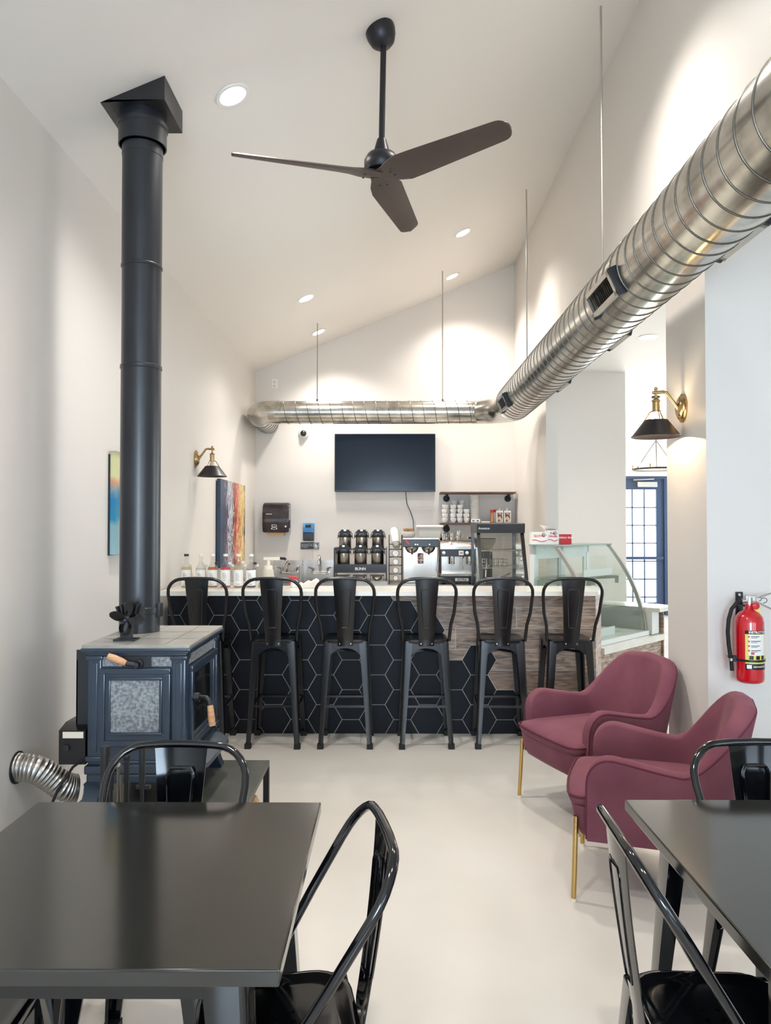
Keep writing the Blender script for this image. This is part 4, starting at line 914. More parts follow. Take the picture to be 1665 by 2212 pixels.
# ------------------------------------------------------------------ armchairs (face -Y before turning, origin under the seat)
def armchair():
    t = thing('armchair', 'x', 'armchair', (0, 0, 0), 'mauve velvet armchairs')
    hw, yf, yb, R = 0.305, -0.285, 0.275, 0.19
    path = []          # (x, y, nx, ny, s)
    def add(x, y, nx, ny): path.append((x, y, nx, ny))
    for u in [0, 0.01, 0.03, 0.06, 0.10, 0.15, 0.2] + [0.2+0.8*k/10 for k in range(1, 11)]: add(hw, lerp(yf, yb-R, u), 1, 0)
    for k in range(1, 11):
        a = PI/2*k/10; add(hw-R+R*math.cos(a), yb-R+R*math.sin(a), math.cos(a), math.sin(a))
    for k in range(1, 8): add(lerp(hw-R, 0, k/7), yb, 0, 1)
    path += [(-x, y, -nx, ny) for x, y, nx, ny in reversed(path[:-1])]
    d = [0]
    for a, b2 in zip(path, path[1:]): d.append(d[-1]+math.hypot(a[0]-b2[0], a[1]-b2[1]))
    L = d[-1]
    def height(s):
        s = min(s, L-s)       # distance from the arm front
        h = lerp(0.615, 0.562, smooth01(s/0.40))
        h = lerp(h, 0.815, smooth01((s-0.36)/0.30)); h += 0.018*smooth01((s-0.62)/0.25)
        rc = 0.11
        if s < rc: h -= rc-math.sqrt(max(0, rc*rc-(rc-s)**2))
        return h
    th = 0.075; zb_ = 0.255
    RS = []; top_line = []; inner = []
    for (x, y, nx, ny), s in zip(path, d):
        h = height(s); sm = min(s, L-s); lean = lerp(0.05, 0.22, smooth01((sm-0.30)/0.35)); T = lerp(0.062, 0.085, smooth01((sm-0.3)/0.3))
        r = T/2
        def out(z): return lean*max(0, z-0.36) - 0.10*max(0, 0.36-z)
        sec = [(out(z), z) for z in (zb_, 0.30, 0.36, 0.44, 0.50)] if h > 0.52 else [(out(lerp(zb_, h-r, k/4)), lerp(zb_, h-r, k/4)) for k in range(5)]
        sec.append((out(h-r*0.6), h-r*0.6))
        c0 = out(h-r*0.6)-r
        for k in range(1, 6):
            a = PI*k/6; sec.append((c0+r*math.cos(a), h-r*0.6+r*0.6*math.sin(a)))
        sec.append((c0-r, h-r*0.6))
        for k in range(1, 5):
            z = lerp(h-r*0.6, 0.30, k/4); sec.append((out(z)-2*r, z))
        sec.append((-2*r, zb_))
        RS.append([(x+nx*o_, y+ny*o_, z) for o_, z in sec])
        o_ = c0+r*0.92; top_line.append((x+nx*o_, y+ny*o_, h-r*0.45))
    obj('shell', B().rings(RS), 'velvet', t, sharp=70)
    front = lambda sgn: [(sgn*(hw-0.004), yf-0.001, z) for z in (0.27, 0.34, 0.42)]
    pl = [(hw-0.014, yf-0.002, 0.262), (hw-0.002, yf-0.002, 0.36)] + top_line + [(-hw+0.002, yf-0.002, 0.36), (-hw+0.014, yf-0.002, 0.262)]
    obj('piping', B().tube(pl, 0.0045, 6), 'piping', t, sharp=80)
    # seat base and cushion
    def outline(w, y0, y1, r, n=6, bow=0.0):
        P = []
        for cx, cy, a0 in ((w-r, y1-r, 0), (-w+r, y1-r, PI/2), (-w+r, y0+r, PI), (w-r, y0+r, 3*PI/2)):
            for i in range(n+1):
                a = a0+PI/2*i/n; x_, y_ = cx+r*math.cos(a), cy+r*math.sin(a)
                if bow and y_ < 0: y_ -= bow*(1-(x_/w)**2)
                P.append((x_, y_))
            if bow and a0 == PI:
                for k in range(1, 10):
                    x_ = lerp(-w+r, w-r, k/10); P.append((x_, y0-bow*(1-(x_/w)**2)))
        return P
    def loft(levels): return B().rings([[(x, y, z) for x, y in outline(*o_)] for o_, z in levels])
    obj('seat_base', loft([((0.262, yf-0.03, 0.27, 0.05, 6, 0.01), 0.262), ((0.272, yf-0.05, 0.27, 0.05, 6, 0.012), 0.30), ((0.276, yf-0.062, 0.27, 0.05, 6, 0.014), 0.385)]), 'velvet', t, sharp=70)
    obj('seat_cushion', loft([((0.272, yf-0.064, 0.26, 0.05, 6, 0.016), 0.386), ((0.280, yf-0.072, 0.26, 0.05, 6, 0.02), 0.41), ((0.276, yf-0.062, 0.26, 0.06, 6, 0.02), 0.432), ((0.245, yf-0.03, 0.24, 0.08, 6, 0.018), 0.447), ((0.17, yf+0.05, 0.18, 0.08, 6, 0.01), 0.456)]), 'velvet', t, sharp=80)
    po = [(x, y, 0.425) for x, y in outline(0.281, yf-0.073, 0.24, 0.05, 6, 0.02)]
    obj('cushion_piping', B().tube(po, 0.0045, 6, closed=True), 'piping', t, sharp=80)
    for sx in (-1, 1):
        for y0, y1 in ((yf-0.045, yf-0.055), (0.26, 0.31)):
            lg = obj('leg', B().tube([(sx*0.262, y0, 0.34 if y0 < 0 else 0.27), (sx*0.282, y1, 0.008)], 0.0105, 14), 'gold', t)
            obj('foot_cap', B().cyl((sx*0.282, y1, 0), (sx*0.282, y1, 0.012), 0.012, 12), 'cream', lg)
    return t
ac = armchair()
place(ac, (1.154, 4.14, 0), math.radians(-69.7), 'mauve velvet armchair farther back, in front of the display case ledge')
a2 = copy_tree(ac)
place(a2, (1.165, 3.27, 0), math.radians(-108), 'mauve velvet armchair nearer the table, seen from its side, under the extinguisher')

# ------------------------------------------------------------------ ceiling fan
fx, fy = -0.05, 3.93; fz = zc(fx); FZ = -0.037
t = thing('ceiling_fan', 'three-blade dark wood ceiling fan on a long rod', 'ceiling fan', (fx, fy, 3.38))
nrm = Vector((SL, 0, -1)).normalized()
obj('canopy', B().lathe([(0.078, -0.005), (0.08, 0.015), (0.076, 0.045), (0.062, 0.08), (0.04, 0.10), (0.001, 0.102)], (fx, fy, fz), Vector((SL*0.55, 0, -1)), 32), 'fanmetal', t)
obj('down_rod', B().cyl((fx+0.02, fy, fz-0.085), (fx+0.01, fy, 3.60+FZ), 0.016, 18).cyl((fx+0.01, fy, 3.62+FZ), (fx+0.01, fy, 3.545+FZ), 0.024, 18, 0.045), 'fanmetal', t)
obj('motor_housing', B().lathe([(0.001, 0.135), (0.045, 0.13), (0.075, 0.115), (0.092, 0.085), (0.092, 0.05), (0.08, 0.03), (0.001, 0.03)], (fx+0.01, fy, 3.42+FZ), n=36), 'fanmetal', t)
for deg in (196, 323, 76):
    a = math.radians(deg); D = Vector((math.cos(a), math.sin(a), 0)); P_ = Vector((-math.sin(a), math.cos(a), 0)); R = []
    for u in [0, 0.05, 0.12, 0.2, 0.3, 0.45, 0.6, 0.75, 0.86, 0.91, 0.935, 0.955, 0.97, 0.982, 0.992, 1.0]:
        r = 0.0+0.77*u
        w = lerp(0.05, 0.088, smooth01(u/0.18)) if u < 0.18 else lerp(0.088, 0.058, (u-0.18)/0.82)
        if u > 0.92: w *= math.sqrt(max(0.04, 1-((u-0.92)/0.082)**2.6))
        pitch = lerp(0.1, 0.36, smooth01(u/0.25)) ; z0 = 3.435 + FZ + 0.004*u
        c = Vector((fx, fy, z0)) + D*r
        th = lerp(0.011, 0.005, u)
        sec = []
        for k in range(7):
            v = -1+2*k/6; sec.append(c + P_*(v*w*math.cos(pitch)) + Vector((0, 0, -v*w*math.sin(pitch) - 0.012*(1-v*v)*0.6 - th)))
        for k in range(6, -1, -1):
            v = -1+2*k/6; sec.append(c + P_*(v*w*math.cos(pitch)) + Vector((0, 0, -v*w*math.sin(pitch) + 0.0*(1-v*v) + (th if abs(v) < 0.99 else 0.002-th))))
        R.append(sec)
    bl = obj('blade', B().rings(R), 'fanwood', t, sharp=50)
    sc = B()
    for q_ in (-0.02, 0.02): sc.lathe([(0.001, 0.004), (0.006, 0.003), (0.006, 0)], Vector((fx, fy, 3.415+FZ)) + D*0.085 + P_*q_, (0, 0, -1), 10)
    obj('screw', sc, 'matte', bl)

# ------------------------------------------------------------------ ducts
DXc, DZc, DR = 1.306, 2.836, 0.188; TY, TR = 8.5, 0.129
t = thing('spiral_duct', 'large round galvanised spiral duct running along the tall wall', 'duct', (DXc, 3.0, DZc-DR))
Y0, Y1 = -3.6, 7.81
obj('pipe_run', B().tube([(DXc, Y0, DZc)] + [(DXc, lerp(Y0, Y1, k/60), DZc) for k in range(1, 61)], DR, 72), 'duct', t, sharp=60)
def helix(x0, x1, pitch, r, f, sub=44):
    n = int((x1-x0)/pitch*sub); return [f(lerp(x0, x1, i/n), 2*PI*lerp(0, (x1-x0)/pitch, i/n), r) for i in range(n+1)]
obj('spiral_seam', B().tube(helix(-0.4, Y1, 0.125, DR+0.001, lambda s, a, r: (DXc+r*math.cos(a), s, DZc+r*math.sin(a))), 0.0036, 5), 'seam', t, sharp=80)
def register(y, side, ln, h=0.13):
    """grille box standing off the duct, side -1 = room side, +1 = wall side"""
    phi = math.radians(204 if side < 0 else -13)
    nv = Vector((math.cos(phi), 0, math.sin(phi))); tv = Vector((-nv.z, 0, nv.x)); c = Vector((DXc, y, DZc)) + nv*(DR+0.016)
    def bx2(b, a0, a1, y0, y1, n0, n1):
        return b.prism([c + tv*a0 + Vector((0, y0, 0)) + nv*n0, c + tv*a1 + Vector((0, y0, 0)) + nv*n0, c + tv*a1 + Vector((0, y1, 0)) + nv*n0, c + tv*a0 + Vector((0, y1, 0)) + nv*n0], nv*(n1-n0))
    g = obj('register', bx2(bx2(bx2(bx2(B(), -h/2, -h/2+0.022, -ln/2, ln/2, -0.02, 0.014), h/2-0.022, h/2, -ln/2, ln/2, -0.02, 0.014), -h/2, h/2, -ln/2, -ln/2+0.03, -0.02, 0.014), -h/2, h/2, ln/2-0.03, ln/2, -0.02, 0.014), 'alu', t)
    lv = B()
    for k in range(14):
        yk = lerp(-ln/2+0.04, ln/2-0.04, k/13); lv.prism([c + tv*(-h/2+0.022) + Vector((0, yk-0.006, 0)), c + tv*(h/2-0.022) + Vector((0, yk-0.006, 0)), c + tv*(h/2-0.022) + Vector((0, yk+0.008, 0)) - nv*0.01, c + tv*(-h/2+0.022) + Vector((0, yk+0.008, 0)) - nv*0.01], nv*0.002)
    obj('louvre', lv, 'seam', g)
    obj('end_cap', bx2(B(), -h/2-0.004, h/2+0.012, -ln/2-0.02, -ln/2, -0.03, 0.012), 'matte', g); obj('end_cap', bx2(B(), -h/2-0.004, h/2+0.012, ln/2, ln/2+0.02, -0.03, 0.006), 'matte', g)
register(3.93, -1, 0.44); register(7.38, -1, 0.40)
for y in (3.15, 4.85, 6.4): register(y, 1, 0.40)
el = [(DXc, Y1-0.01, DZc), (DXc, Y1+0.06, DZc), (DXc-0.01, 7.99, DZc), (DXc-0.05, 8.14, DZc), (DXc-0.12, 8.28, DZc), (DXc-0.24, 8.42, DZc), (1.02, 8.49, DZc), (0.94, 8.5, DZc)]
obj('reducing_elbow', B().tube(el, [DR+0.004, DR+0.002, 0.18, 0.168, 0.155, 0.142, 0.133, 0.132], 48), 'duct', t, sharp=18)
t2 = thing('cross_duct', 'slimmer galvanised duct crossing in front of the back wall above the television', 'duct', (-0.2, TY, DZc-TR))
obj('pipe_run', B().tube([(-1.30, TY, DZc), (-0.5, TY, DZc), (0.2, TY, DZc), (0.96, TY, DZc)], TR, 56), 'duct', t2, sharp=60)
obj('spiral_seam', B().tube(helix(-1.24, 0.93, 0.13, TR+0.001, lambda s, a, r: (s, TY+r*math.cos(a), DZc+r*math.sin(a))), 0.0038, 5), 'seam', t2, sharp=80)
el = [(-1.28, TY, DZc), (-1.34, TY, DZc), (-1.42, TY+0.03, DZc), (-1.48, TY+0.09, DZc), (-1.515, TY+0.17, DZc), (-1.52, TY+0.26, DZc)]
obj('elbow', B().tube(el, [TR+0.003]*6, 44), 'duct', t2, sharp=10)
obj('collar', B().cyl((-1.29, TY, DZc), (-1.24, TY, DZc), TR+0.005, 44), 'duct', t2)
obj('wall_stub', B().cyl((-1.52, TY+0.25, DZc), (-1.52, 9.439, DZc), TR, 44), 'duct', t2)
obj('spiral_seam', B().tube(helix(TY+0.26, 9.43, 0.12, TR+0.001, lambda s, a, r: (-1.52+r*math.cos(a), s, DZc+r*math.sin(a))), 0.0036, 5), 'seam', t2, sharp=80)
for x, y, zb2, lb in ((DXc, 4.57, DZc+DR, 'thin steel rod holding the large duct, nearer the camera'), (DXc, 7.08, DZc+DR, 'thin steel rod holding the large duct near its elbow'),
                 (0.607, TY, DZc+TR, 'thin steel rod holding the cross duct on the television side of the elbow'), (-0.818, TY, DZc+TR, 'thin steel rod holding the cross duct near the outlet')):
    r_ = thing('hanging_rod', lb, 'duct hanger', (x, y, zb2), 'duct hanger rods')
    obj('rod', B().cyl((x, y, zb2-0.004), (x, y, zc(x)), 0.0065, 8), 'alu', r_)
    obj('nut', B().cyl((x, y, zb2-0.002), (x, y, zb2+0.02), 0.012, 6), 'seam', r_)

# ------------------------------------------------------------------ sconces
def sconce(x, y, z, sgn, lit, label):
    """wall plate at (x,y,z); arm reaches along sgn*X"""
    t = thing('wall_sconce', label, 'wall lamp', (x, y, z-0.12), 'brass wall sconces')
    ax = (sgn, 0, 0)
    b = B().lathe([(0.062, 0), (0.062, 0.008), (0.052, 0.012), (0.05, 0.02), (0.038, 0.024), (0.034, 0.03), (0.001, 0.032)], (x, y, z), ax, 32)
    for v in b.bm.verts: v.co.z = z+(v.co.z-z)*1.25
    obj('wall_plate', b, 'brass', t)
    sx = x+sgn*0.145
    obj('arm', B().tube([(x+sgn*0.02, y, z-0.01), (x+sgn*0.09, y, z+0.085), (x+sgn*0.105, y, z+0.088), (sx+sgn*0.018, y, z+0.084)], 0.0095, 12).cyl((sx, y, z+0.10), (sx, y, z+0.045), 0.007, 10).ball((sx, y, z+0.105), 0.010), 'brass', t)
    obj('socket', B().lathe([(0.008, 0.055), (0.014, 0.05), (0.022, 0.044), (0.023, 0.036), (0.019, 0.034), (0.019, -0.012), (0.025, -0.014), (0.025, -0.022), (0.001, -0.022)], (sx, y, z), n=24), 'brass', t)
    b = B()
    for k in range(3):
        a = 2*PI*k/3+0.5; b.tube([(sx+0.02*math.cos(a), y+0.02*math.sin(a), z-0.015), (sx+0.033*math.cos(a), y+0.033*math.sin(a), z-0.02), (sx+0.062*math.cos(a), y+0.062*math.sin(a), z-0.066)], 0.003, 6)
    obj('shade_strap', b, 'brass', t)
    obj('bulb', B().lathe([(0.012, -0.022), (0.016, -0.035), (0.030, -0.07), (0.032, -0.09), (0.022, -0.112), (0.001, -0.12)], (sx, y, z), n=20), 'bulb' if lit else 'bulboff', t)
    obj('shade', B().lathe([(0.060, -0.064), (0.124, -0.148), (0.130, -0.152), (0.128, -0.155), (0.121, -0.150), (0.058, -0.067)], (sx, y, z), n=48, caps=False), 'shade', t, sharp=40)
    if lit:
        l = bpy.data.lights.new('sconce_glow', 'POINT'); l.energy = 16; l.color = (1.0, 0.80, 0.55); l.shadow_soft_size = 0.03
        lo = bpy.data.objects.new('sconce_glow', l); C.objects.link(lo); lo.parent = t; lo.location = (sx-x, 0, 0.02)
sconce(XL, 6.53, 2.127, 1, False, 'unlit brass wall sconce with black cone shade beside the streaked painting')
sconce(XR, 4.03, 2.170, -1, True, 'lit brass wall sconce with black cone shade on the pillar')
obj_ = None

# ------------------------------------------------------------------ chandelier in the far room
cx, cy, cz_ = 3.985, 11.2, 2.394
t = thing('ring_chandelier', 'ring chandelier with lit candle bulbs seen past the sconce', 'chandelier', (cx, cy, cz_))
b = B(); ring = [(cx+0.34*math.cos(2*PI*k/48), cy+0.34*math.sin(2*PI*k/48)) for k in range(48)]
R = [[(cx+rr*math.cos(2*PI*k/48), cy+rr*math.sin(2*PI*k/48), z) for rr, z in ((0.335, cz_-0.013), (0.345, cz_-0.013), (0.345, cz_+0.013), (0.335, cz_+0.013))] for k in range(48)]
obj('ring', B().rings(R, closed=True), 'matte', t)
b = B()
for k in range(3):
    a = 2*PI*k/3+0.2; b.tube([(cx+0.34*math.cos(a), cy+0.34*math.sin(a), cz_), (cx+0.012*math.cos(a), cy+0.012*math.sin(a), cz_+0.42)], 0.005, 6)
b.cyl((cx, cy, cz_+0.40), (cx, cy, ZS), 0.007, 8)
obj('hanging_rods', b, 'matte', t); obj('canopy', B().cyl((cx, cy, ZS-0.03), (cx, cy, ZS), 0.06, 24), 'matte', t)
for k in range(6):
    a = 2*PI*k/6+PI*0.98; x, y = cx+0.34*math.cos(a), cy+0.34*math.sin(a)
    s_ = obj('candle_socket', B().cyl((x, y, cz_+0.01), (x, y, cz_+0.07), 0.013, 12), 'brass', t)
    obj('bulb', B().lathe([(0.008, 0), (0.02, 0.02), (0.028, 0.045), (0.022, 0.07), (0.001, 0.09)], (x, y, cz_+0.07), n=14), 'candle', s_)
l = bpy.data.lights.new('chandelier_glow', 'POINT'); l.energy = 22; l.color = (1.0, 0.86, 0.68); l.shadow_soft_size = 0.25
lo = bpy.data.objects.new('chandelier_glow', l); C.objects.link(lo); lo.parent = t; lo.location = (0, 0, 0.1)
tag(obj('fire_alarm', B().lathe([(0.05, 0), (0.05, 0.02), (0.035, 0.04), (0.001, 0.045)], (4.20, DYY, 2.90), (0, -1, 0), 20), 'white'), 'small round white alarm on the far wall above the glazed door', 'alarm')

# ------------------------------------------------------------------ paintings
def painting(y0, y1, z0, z1, m, label):
    t = thing('canvas_painting', label, 'painting', (XL+0.025, (y0+y1)/2, z0))
    obj('backing_frame', B().box(XL, XL+0.012, y0-0.004, y1+0.004, z0-0.004, z1-0.02), 'matte', t)
    obj('canvas', B().box(XL+0.012, XL+0.045, y0, y1, z0, z1), m, t, smooth=False)
painting(7.30, 8.55, 1.13, 2.005, 'art', 'canvas painting with streaks of blue, red and yellow behind the syrup bottles')
painting(4.50, 5.35, 1.365, 1.99, 'art2', 'blue and cream canvas painting mostly hidden by the stove pipe')

# ------------------------------------------------------------------ wood stove, hearth, pipe
HZ = 0.275
t = thing('hearth_platform', 'dark slate-topped open hearth bench under the wood stove', 'hearth', (-1.03, 3.45, 0))
obj('slab', B().box(-1.42, -0.645, 2.86, 4.07, HZ-0.028, HZ, bev=0.003), 'slate', t)
for x in (-1.42, -0.675):
    for y in (2.86, 4.04): obj('leg', B().box(x, x+0.03, y, y+0.03, 0, HZ-0.028), 'matte', t)
obj('shelf_board', B().box(-1.39, -0.675, 2.89, 4.04, 0.02, 0.035), 'matte', t)
k = 0
for (x, z, y, r, a) in [(-0.730, 0.084, 3.77, 0.044, 0.01), (-0.83, 0.084, 3.74, 0.044, -0.01), (-0.93, 0.084, 3.76, 0.044, 0.01), (-0.735, 0.182, 3.78, 0.045, -0.01), (-0.838, 0.182, 3.73, 0.044, 0.01)]:
    pts = [(r*math.cos(2*PI*i/7+k)*(1+0.15*math.sin(3*i+k)), r*math.sin(2*PI*i/7+k)*(0.98 if i % 2 else 0.85)) for i in range(7)]
    b = B().rings([[(x+p*q_+a*(yy_-y), yy_, z+w*q_) for p, w in pts] for yy_, q_ in ((y-0.22, 0.96), (y-0.1, 1.0), (y+0.1, 0.98), (y+0.22, 0.95))])
    k += 1
    tag(obj('firewood_log', b, 'log', sharp=25), 'split pale firewood log stored under the hearth slab', 'firewood', 'firewood logs under the hearth')
SX0, SX1, SY0, SY1 = -1.335, -0.915, 3.36, 3.97
t = thing('wood_stove', 'blue-black cast iron wood stove with soapstone top and side panels', 'wood stove', (-1.1, 3.66, HZ))
def slabb(b, g, z0, z1, bev=0.008): return b.box(SX0-g, SX1+g, SY0-g, SY1+g, z0, z1, bev=bev)
b = B().box(SX0, SX1, SY0, SY1, 0.47, 0.965)
obj('firebox', b, 'blue', t)
b = B(); slabb(b, 0.010, 0.955, 0.968, 0.004); slabb(b, 0.020, 0.966, 0.978, 0.004); slabb(b, 0.034, 0.976, 0.993, 0.006)
obj('cornice', b, 'blue', t)
obj('stone_top', B().box(SX0-0.030, SX1+0.030, SY0-0.030, SY1+0.030, 0.990, 1.008, bev=0.006), 'stonetop', t)
b = B()
for x in (-1.17, -1.0): b.box(x-0.001, x+0.001, SY0-0.02, SY1+0.02, 1.0082, 1.0088)
b.box(SX0, SX1+0.02, 3.52, 3.522, 1.0082, 1.0088); b.box(SX0, SX1+0.02, 3.75, 3.752, 1.0082, 1.0088)
obj('stone_joint', b, 'seam', t)
b = B(); slabb(b, 0.008, 0.470, 0.492); slabb(b, 0.020, 0.432, 0.470); slabb(b, 0.012, 0.392, 0.432)
obj('base_moulding', b, 'blue', t)
# pilasters at the corners
for x0 in (SX0-0.008, SX1-0.052):
    for y0 in (SY0-0.012, SY1-0.048):
        b = B().box(x0, x0+0.06, y0, y0+0.06, 0.50, 0.945, bev=0.006).box(x0-0.008, x0+0.068, y0-0.008, y0+0.068, 0.488, 0.512, bev=0.006).box(x0-0.008, x0+0.068, y0-0.008, y0+0.068, 0.938, 0.957, bev=0.005)
        b.box(x0+0.016, x0+0.044, y0-0.004, y0+0.064, 0.53, 0.925, bev=0.003)
        obj('pilaster', b, 'blue', t)
# legs with a flare
for sx, x in ((-1, SX0), (1, SX1)):
    for sy, y in ((-1, SY0), (1, SY1)):
        R = []
        for z, w, o_ in ((0.40, 0.085, 0.010), (0.392, 0.085, 0.020), (0.382, 0.078, 0.018), (0.35, 0.072, 0.020), (0.31, 0.068, 0.028), (HZ+0.008, 0.068, 0.038), (HZ, 0.068, 0.038)):
            cx_, cy_ = x+sx*o_, y+sy*o_
            R.append([(cx_, cy_, z), (cx_-sx*w, cy_, z), (cx_-sx*w, cy_-sy*w, z), (cx_, cy_-sy*w, z)])
        obj('leg', B().rings(R), 'blue', t)
# side facing the camera: frieze with stone insets, door with stone panel
y = SY0
obj('stone_inset', B().box(SX0+0.055, SX0+0.15, y-0.006, y, 0.910, 0.952), 'stone', t); obj('stone_inset', B().box(SX1-0.15, SX1-0.055, y-0.006, y, 0.910, 0.952), 'stone', t)
obj('damper_plate', B().box(SX0+0.145, SX1-0.145, y-0.010, y, 0.905, 0.955, bev=0.002), 'matte', t)
dk = obj('damper_handle', B().lathe([(0.022, 0), (0.022, 0.012), (0.014, 0.018), (0.012, 0.045), (0.001, 0.046)], (-1.115, y-0.01, 0.922), (0, -1, 0), 20).tube([(-1.115, y-0.045, 0.922), (-1.145, y-0.05, 0.928), (-1.165, y-0.05, 0.934)], 0.011, 12), 'matte', t)
obj('wooden_grip', B().tube([(-1.158, y-0.05, 0.931), (-1.178, y-0.05, 0.939), (-1.212, y-0.05, 0.953), (-1.238, y-0.05, 0.962)], [0.012, 0.0155, 0.0165, 0.014], 14), 'wood', dk)
x0, x1, z0, z1 = SX0+0.045, SX1-0.095+0.0, 0.556, 0.902
def frame(b, x0, x1, z0, z1, w, ya, yb2): return b.box(x0, x1, ya, yb2, z0, z0+w, bev=0.004).box(x0, x1, ya, yb2, z1-w, z1, bev=0.004).box(x0, x0+w, ya, yb2, z0+w*0.9, z1-w*0.9, bev=0.004).box(x1-w, x1, ya, yb2, z0+w*0.9, z1-w*0.9, bev=0.004)
x1 = SX1-0.058
b = frame(B(), x0, x1, z0, z1, 0.026, y-0.020, y); frame(b, x0+0.020, x1-0.020, z0+0.022, z1-0.020, 0.030, y-0.012, y); frame(b, x0+0.036, x1-0.036, z0+0.048, z1-0.040, 0.014, y-0.018, y)
sd = obj('side_door', b, 'blue', t)
obj('soapstone_panel', B().box(x0+0.046, x1-0.046, y-0.010, y, z0+0.060, z1-0.050, bev=0.003), 'stone', sd)
# front (facing right): glazed door
X = SX1
def framex(b, y0, y1, z0, z1, w, xa, xb): return b.box(xa, xb, y0, y1, z0, z0+w, bev=0.004).box(xa, xb, y0, y1, z1-w, z1, bev=0.004).box(xa, xb, y0, y0+w, z0+w*0.9, z1-w*0.9, bev=0.004).box(xa, xb, y1-w, y1, z0+w*0.9, z1-w*0.9, bev=0.004)
b = framex(B(), SY0+0.055, SY1-0.055, 0.53, 0.90, 0.028, X, X+0.024); framex(b, SY0+0.078, SY1-0.078, 0.552, 0.877, 0.022, X, X+0.014)
fd = obj('glazed_door', b, 'blue', t)
obj('door_glass', B().box(X, X+0.006, SY0+0.095, SY1-0.095, 0.57, 0.86), 'darkglass', fd)
hd = obj('door_handle', B().cyl((X+0.02, SY0+0.075, 0.755), (X+0.05, SY0+0.075, 0.755), 0.022, 16).tube([(X+0.045, SY0+0.075, 0.755), (X+0.085, SY0+0.06, 0.755), (X+0.10, SY0+0.05, 0.74), (X+0.105, SY0+0.045, 0.72)], 0.012, 12), 'matte', fd)
obj('wooden_grip', B().tube([(X+0.105, SY0+0.045, 0.725), (X+0.112, SY0+0.04, 0.675), (X+0.118, SY0+0.035, 0.635)], [0.013, 0.016, 0.0145], 14), 'wood', hd)
obj('stone_inset', B().box(X, X+0.005, SY0+0.06, SY1-0.06, 0.908, 0.952), 'stone', t)
obj('ash_ledge', B().prism([(X, SY0+0.06, 0.475), (X+0.03, SY0+0.02, 0.462), (X+0.085, SY0+0.10, 0.452), (X+0.095, SY1-0.12, 0.452), (X+0.04, SY1-0.04, 0.46), (X, SY1-0.06, 0.475)], (0, 0, -0.022)), 'blue', t)
# rear heat shield and blower
b = B().prism([(SX0-0.08, SY0+0.04, 0.50), (SX0-0.08, SY1-0.03, 0.50), (SX0-0.08, SY1-0.03, 0.93), (SX0-0.08, SY0+0.04, 0.93)], (0.006, 0, 0))
b.prism([(SX0-0.08, SY0+0.04, 0.93), (SX0-0.015, SY0+0.06, 0.985), (SX0-0.0, SY0+0.10, 1.0), (SX0-0.0, SY1-0.03, 1.0), (SX0-0.08, SY1-0.03, 0.93)], (0.004, 0, 0.004))
b.box(SX0-0.08, SX0, SY0+0.04, SY0+0.048, 0.50, 0.975)
obj('heat_shield', b, 'matte', t)
bl = obj('blower_box', B().prism([(SX0-0.135, SY0-0.01, 0.475), (SX0-0.135, SY0-0.01, 0.625), (SX0-0.135, SY0+0.06, 0.645), (SX0-0.135, SY0+0.16, 0.645), (SX0-0.135, SY0+0.16, 0.475)], (0.118, 0, 0)), 'tvframe', t)
obj('warning_label', B().box(SX0-0.117, SX0-0.025, SY0-0.0125, SY0-0.010, 0.592, 0.620), 'cream', bl)
obj('dial', B().lathe([(0.016, 0), (0.015, 0.012), (0.001, 0.013)], (SX0-0.10, SY0-0.01, 0.55), (0, -1, 0), 18), 'matte', bl)
writing('maker_mark', 'hearthstone', 0.016, (-1.13, SY0-0.0212, 0.571), FRONT, 'seam', t)
obj('power_cord', B().tube([(SX0-0.02, SY0-0.012, 0.50), (SX0-0.05, SY0-0.06, 0.48), (SX0-0.09, SY0-0.12, 0.40), (SX0-0.12, SY0-0.16, 0.30), (SX0-0.14, SY0-0.17, 0.15), (SX0-0.16, SY0-0.18, 0.01)], 0.006, 8), 'rubber', t)
obj('ash_drawer', B().box(SX0+0.09, SX1-0.10, SY0-0.03, SY0, 0.44, 0.48, bev=0.004).cyl((SX0+0.08, SY0-0.02, 0.467), (SX0+0.13, SY0-0.02, 0.467), 0.02, 14), 'blue', t)
# pipe
px_, py_ = -1.255, 3.775
cz0 = 1.008
# the flue leans back a little on its way up to the ceiling box
t = thing('stove_pipe', 'tall matte black stove pipe rising to a square ceiling box', 'stove pipe', (px_, py_, cz0+0.001))
PR = 0.0985; zbx = 3.62
obj('lower_section', B().cyl((px_, py_, cz0+0.001), (px_, py_, 2.33), PR, 56), 'pipe', t)
obj('middle_section', B().cyl((px_, py_, 2.33), (px_, py_, 2.84), PR-0.0015, 56), 'pipe', t)
obj('upper_section', B().cyl((px_, py_, 2.84), (px_, py_, 3.46), PR, 56), 'pipe', t)
for z_, e_, h_ in ((2.325, 0.004, 0.022), (2.84, 0.003, 0.016), (1.10, 0.003, 0.033)):
    obj('joint_band', B().lathe([(PR, 0), (PR+e_, 0.003), (PR+e_, h_-0.003), (PR, h_)], (px_, py_, z_), n=56, caps=False), 'pipe', t)
obj('draw_band', B().lathe([(PR, 0), (PR+0.002, 0.002), (PR+0.002, 0.05), (PR, 0.052)], (px_, py_, 3.41), n=56, caps=False), 'pipe', t)
obj('collar', B().lathe([(PR+0.014, -0.155), (PR+0.02, -0.155), (PR+0.02, -0.07), (PR+0.026, -0.065), (PR+0.026, -0.045), (PR+0.018, -0.04), (PR+0.018, 0.0), (PR-0.01, 0.0)], (px_, py_, zbx), n=56, caps=False), 'pipe', t)
obj('damper_bracket', B().box(px_+PR-0.01, px_+PR+0.012, py_-0.03, py_+0.03, 1.08, 1.15, bev=0.006), 'matte', t)
w = 0.158
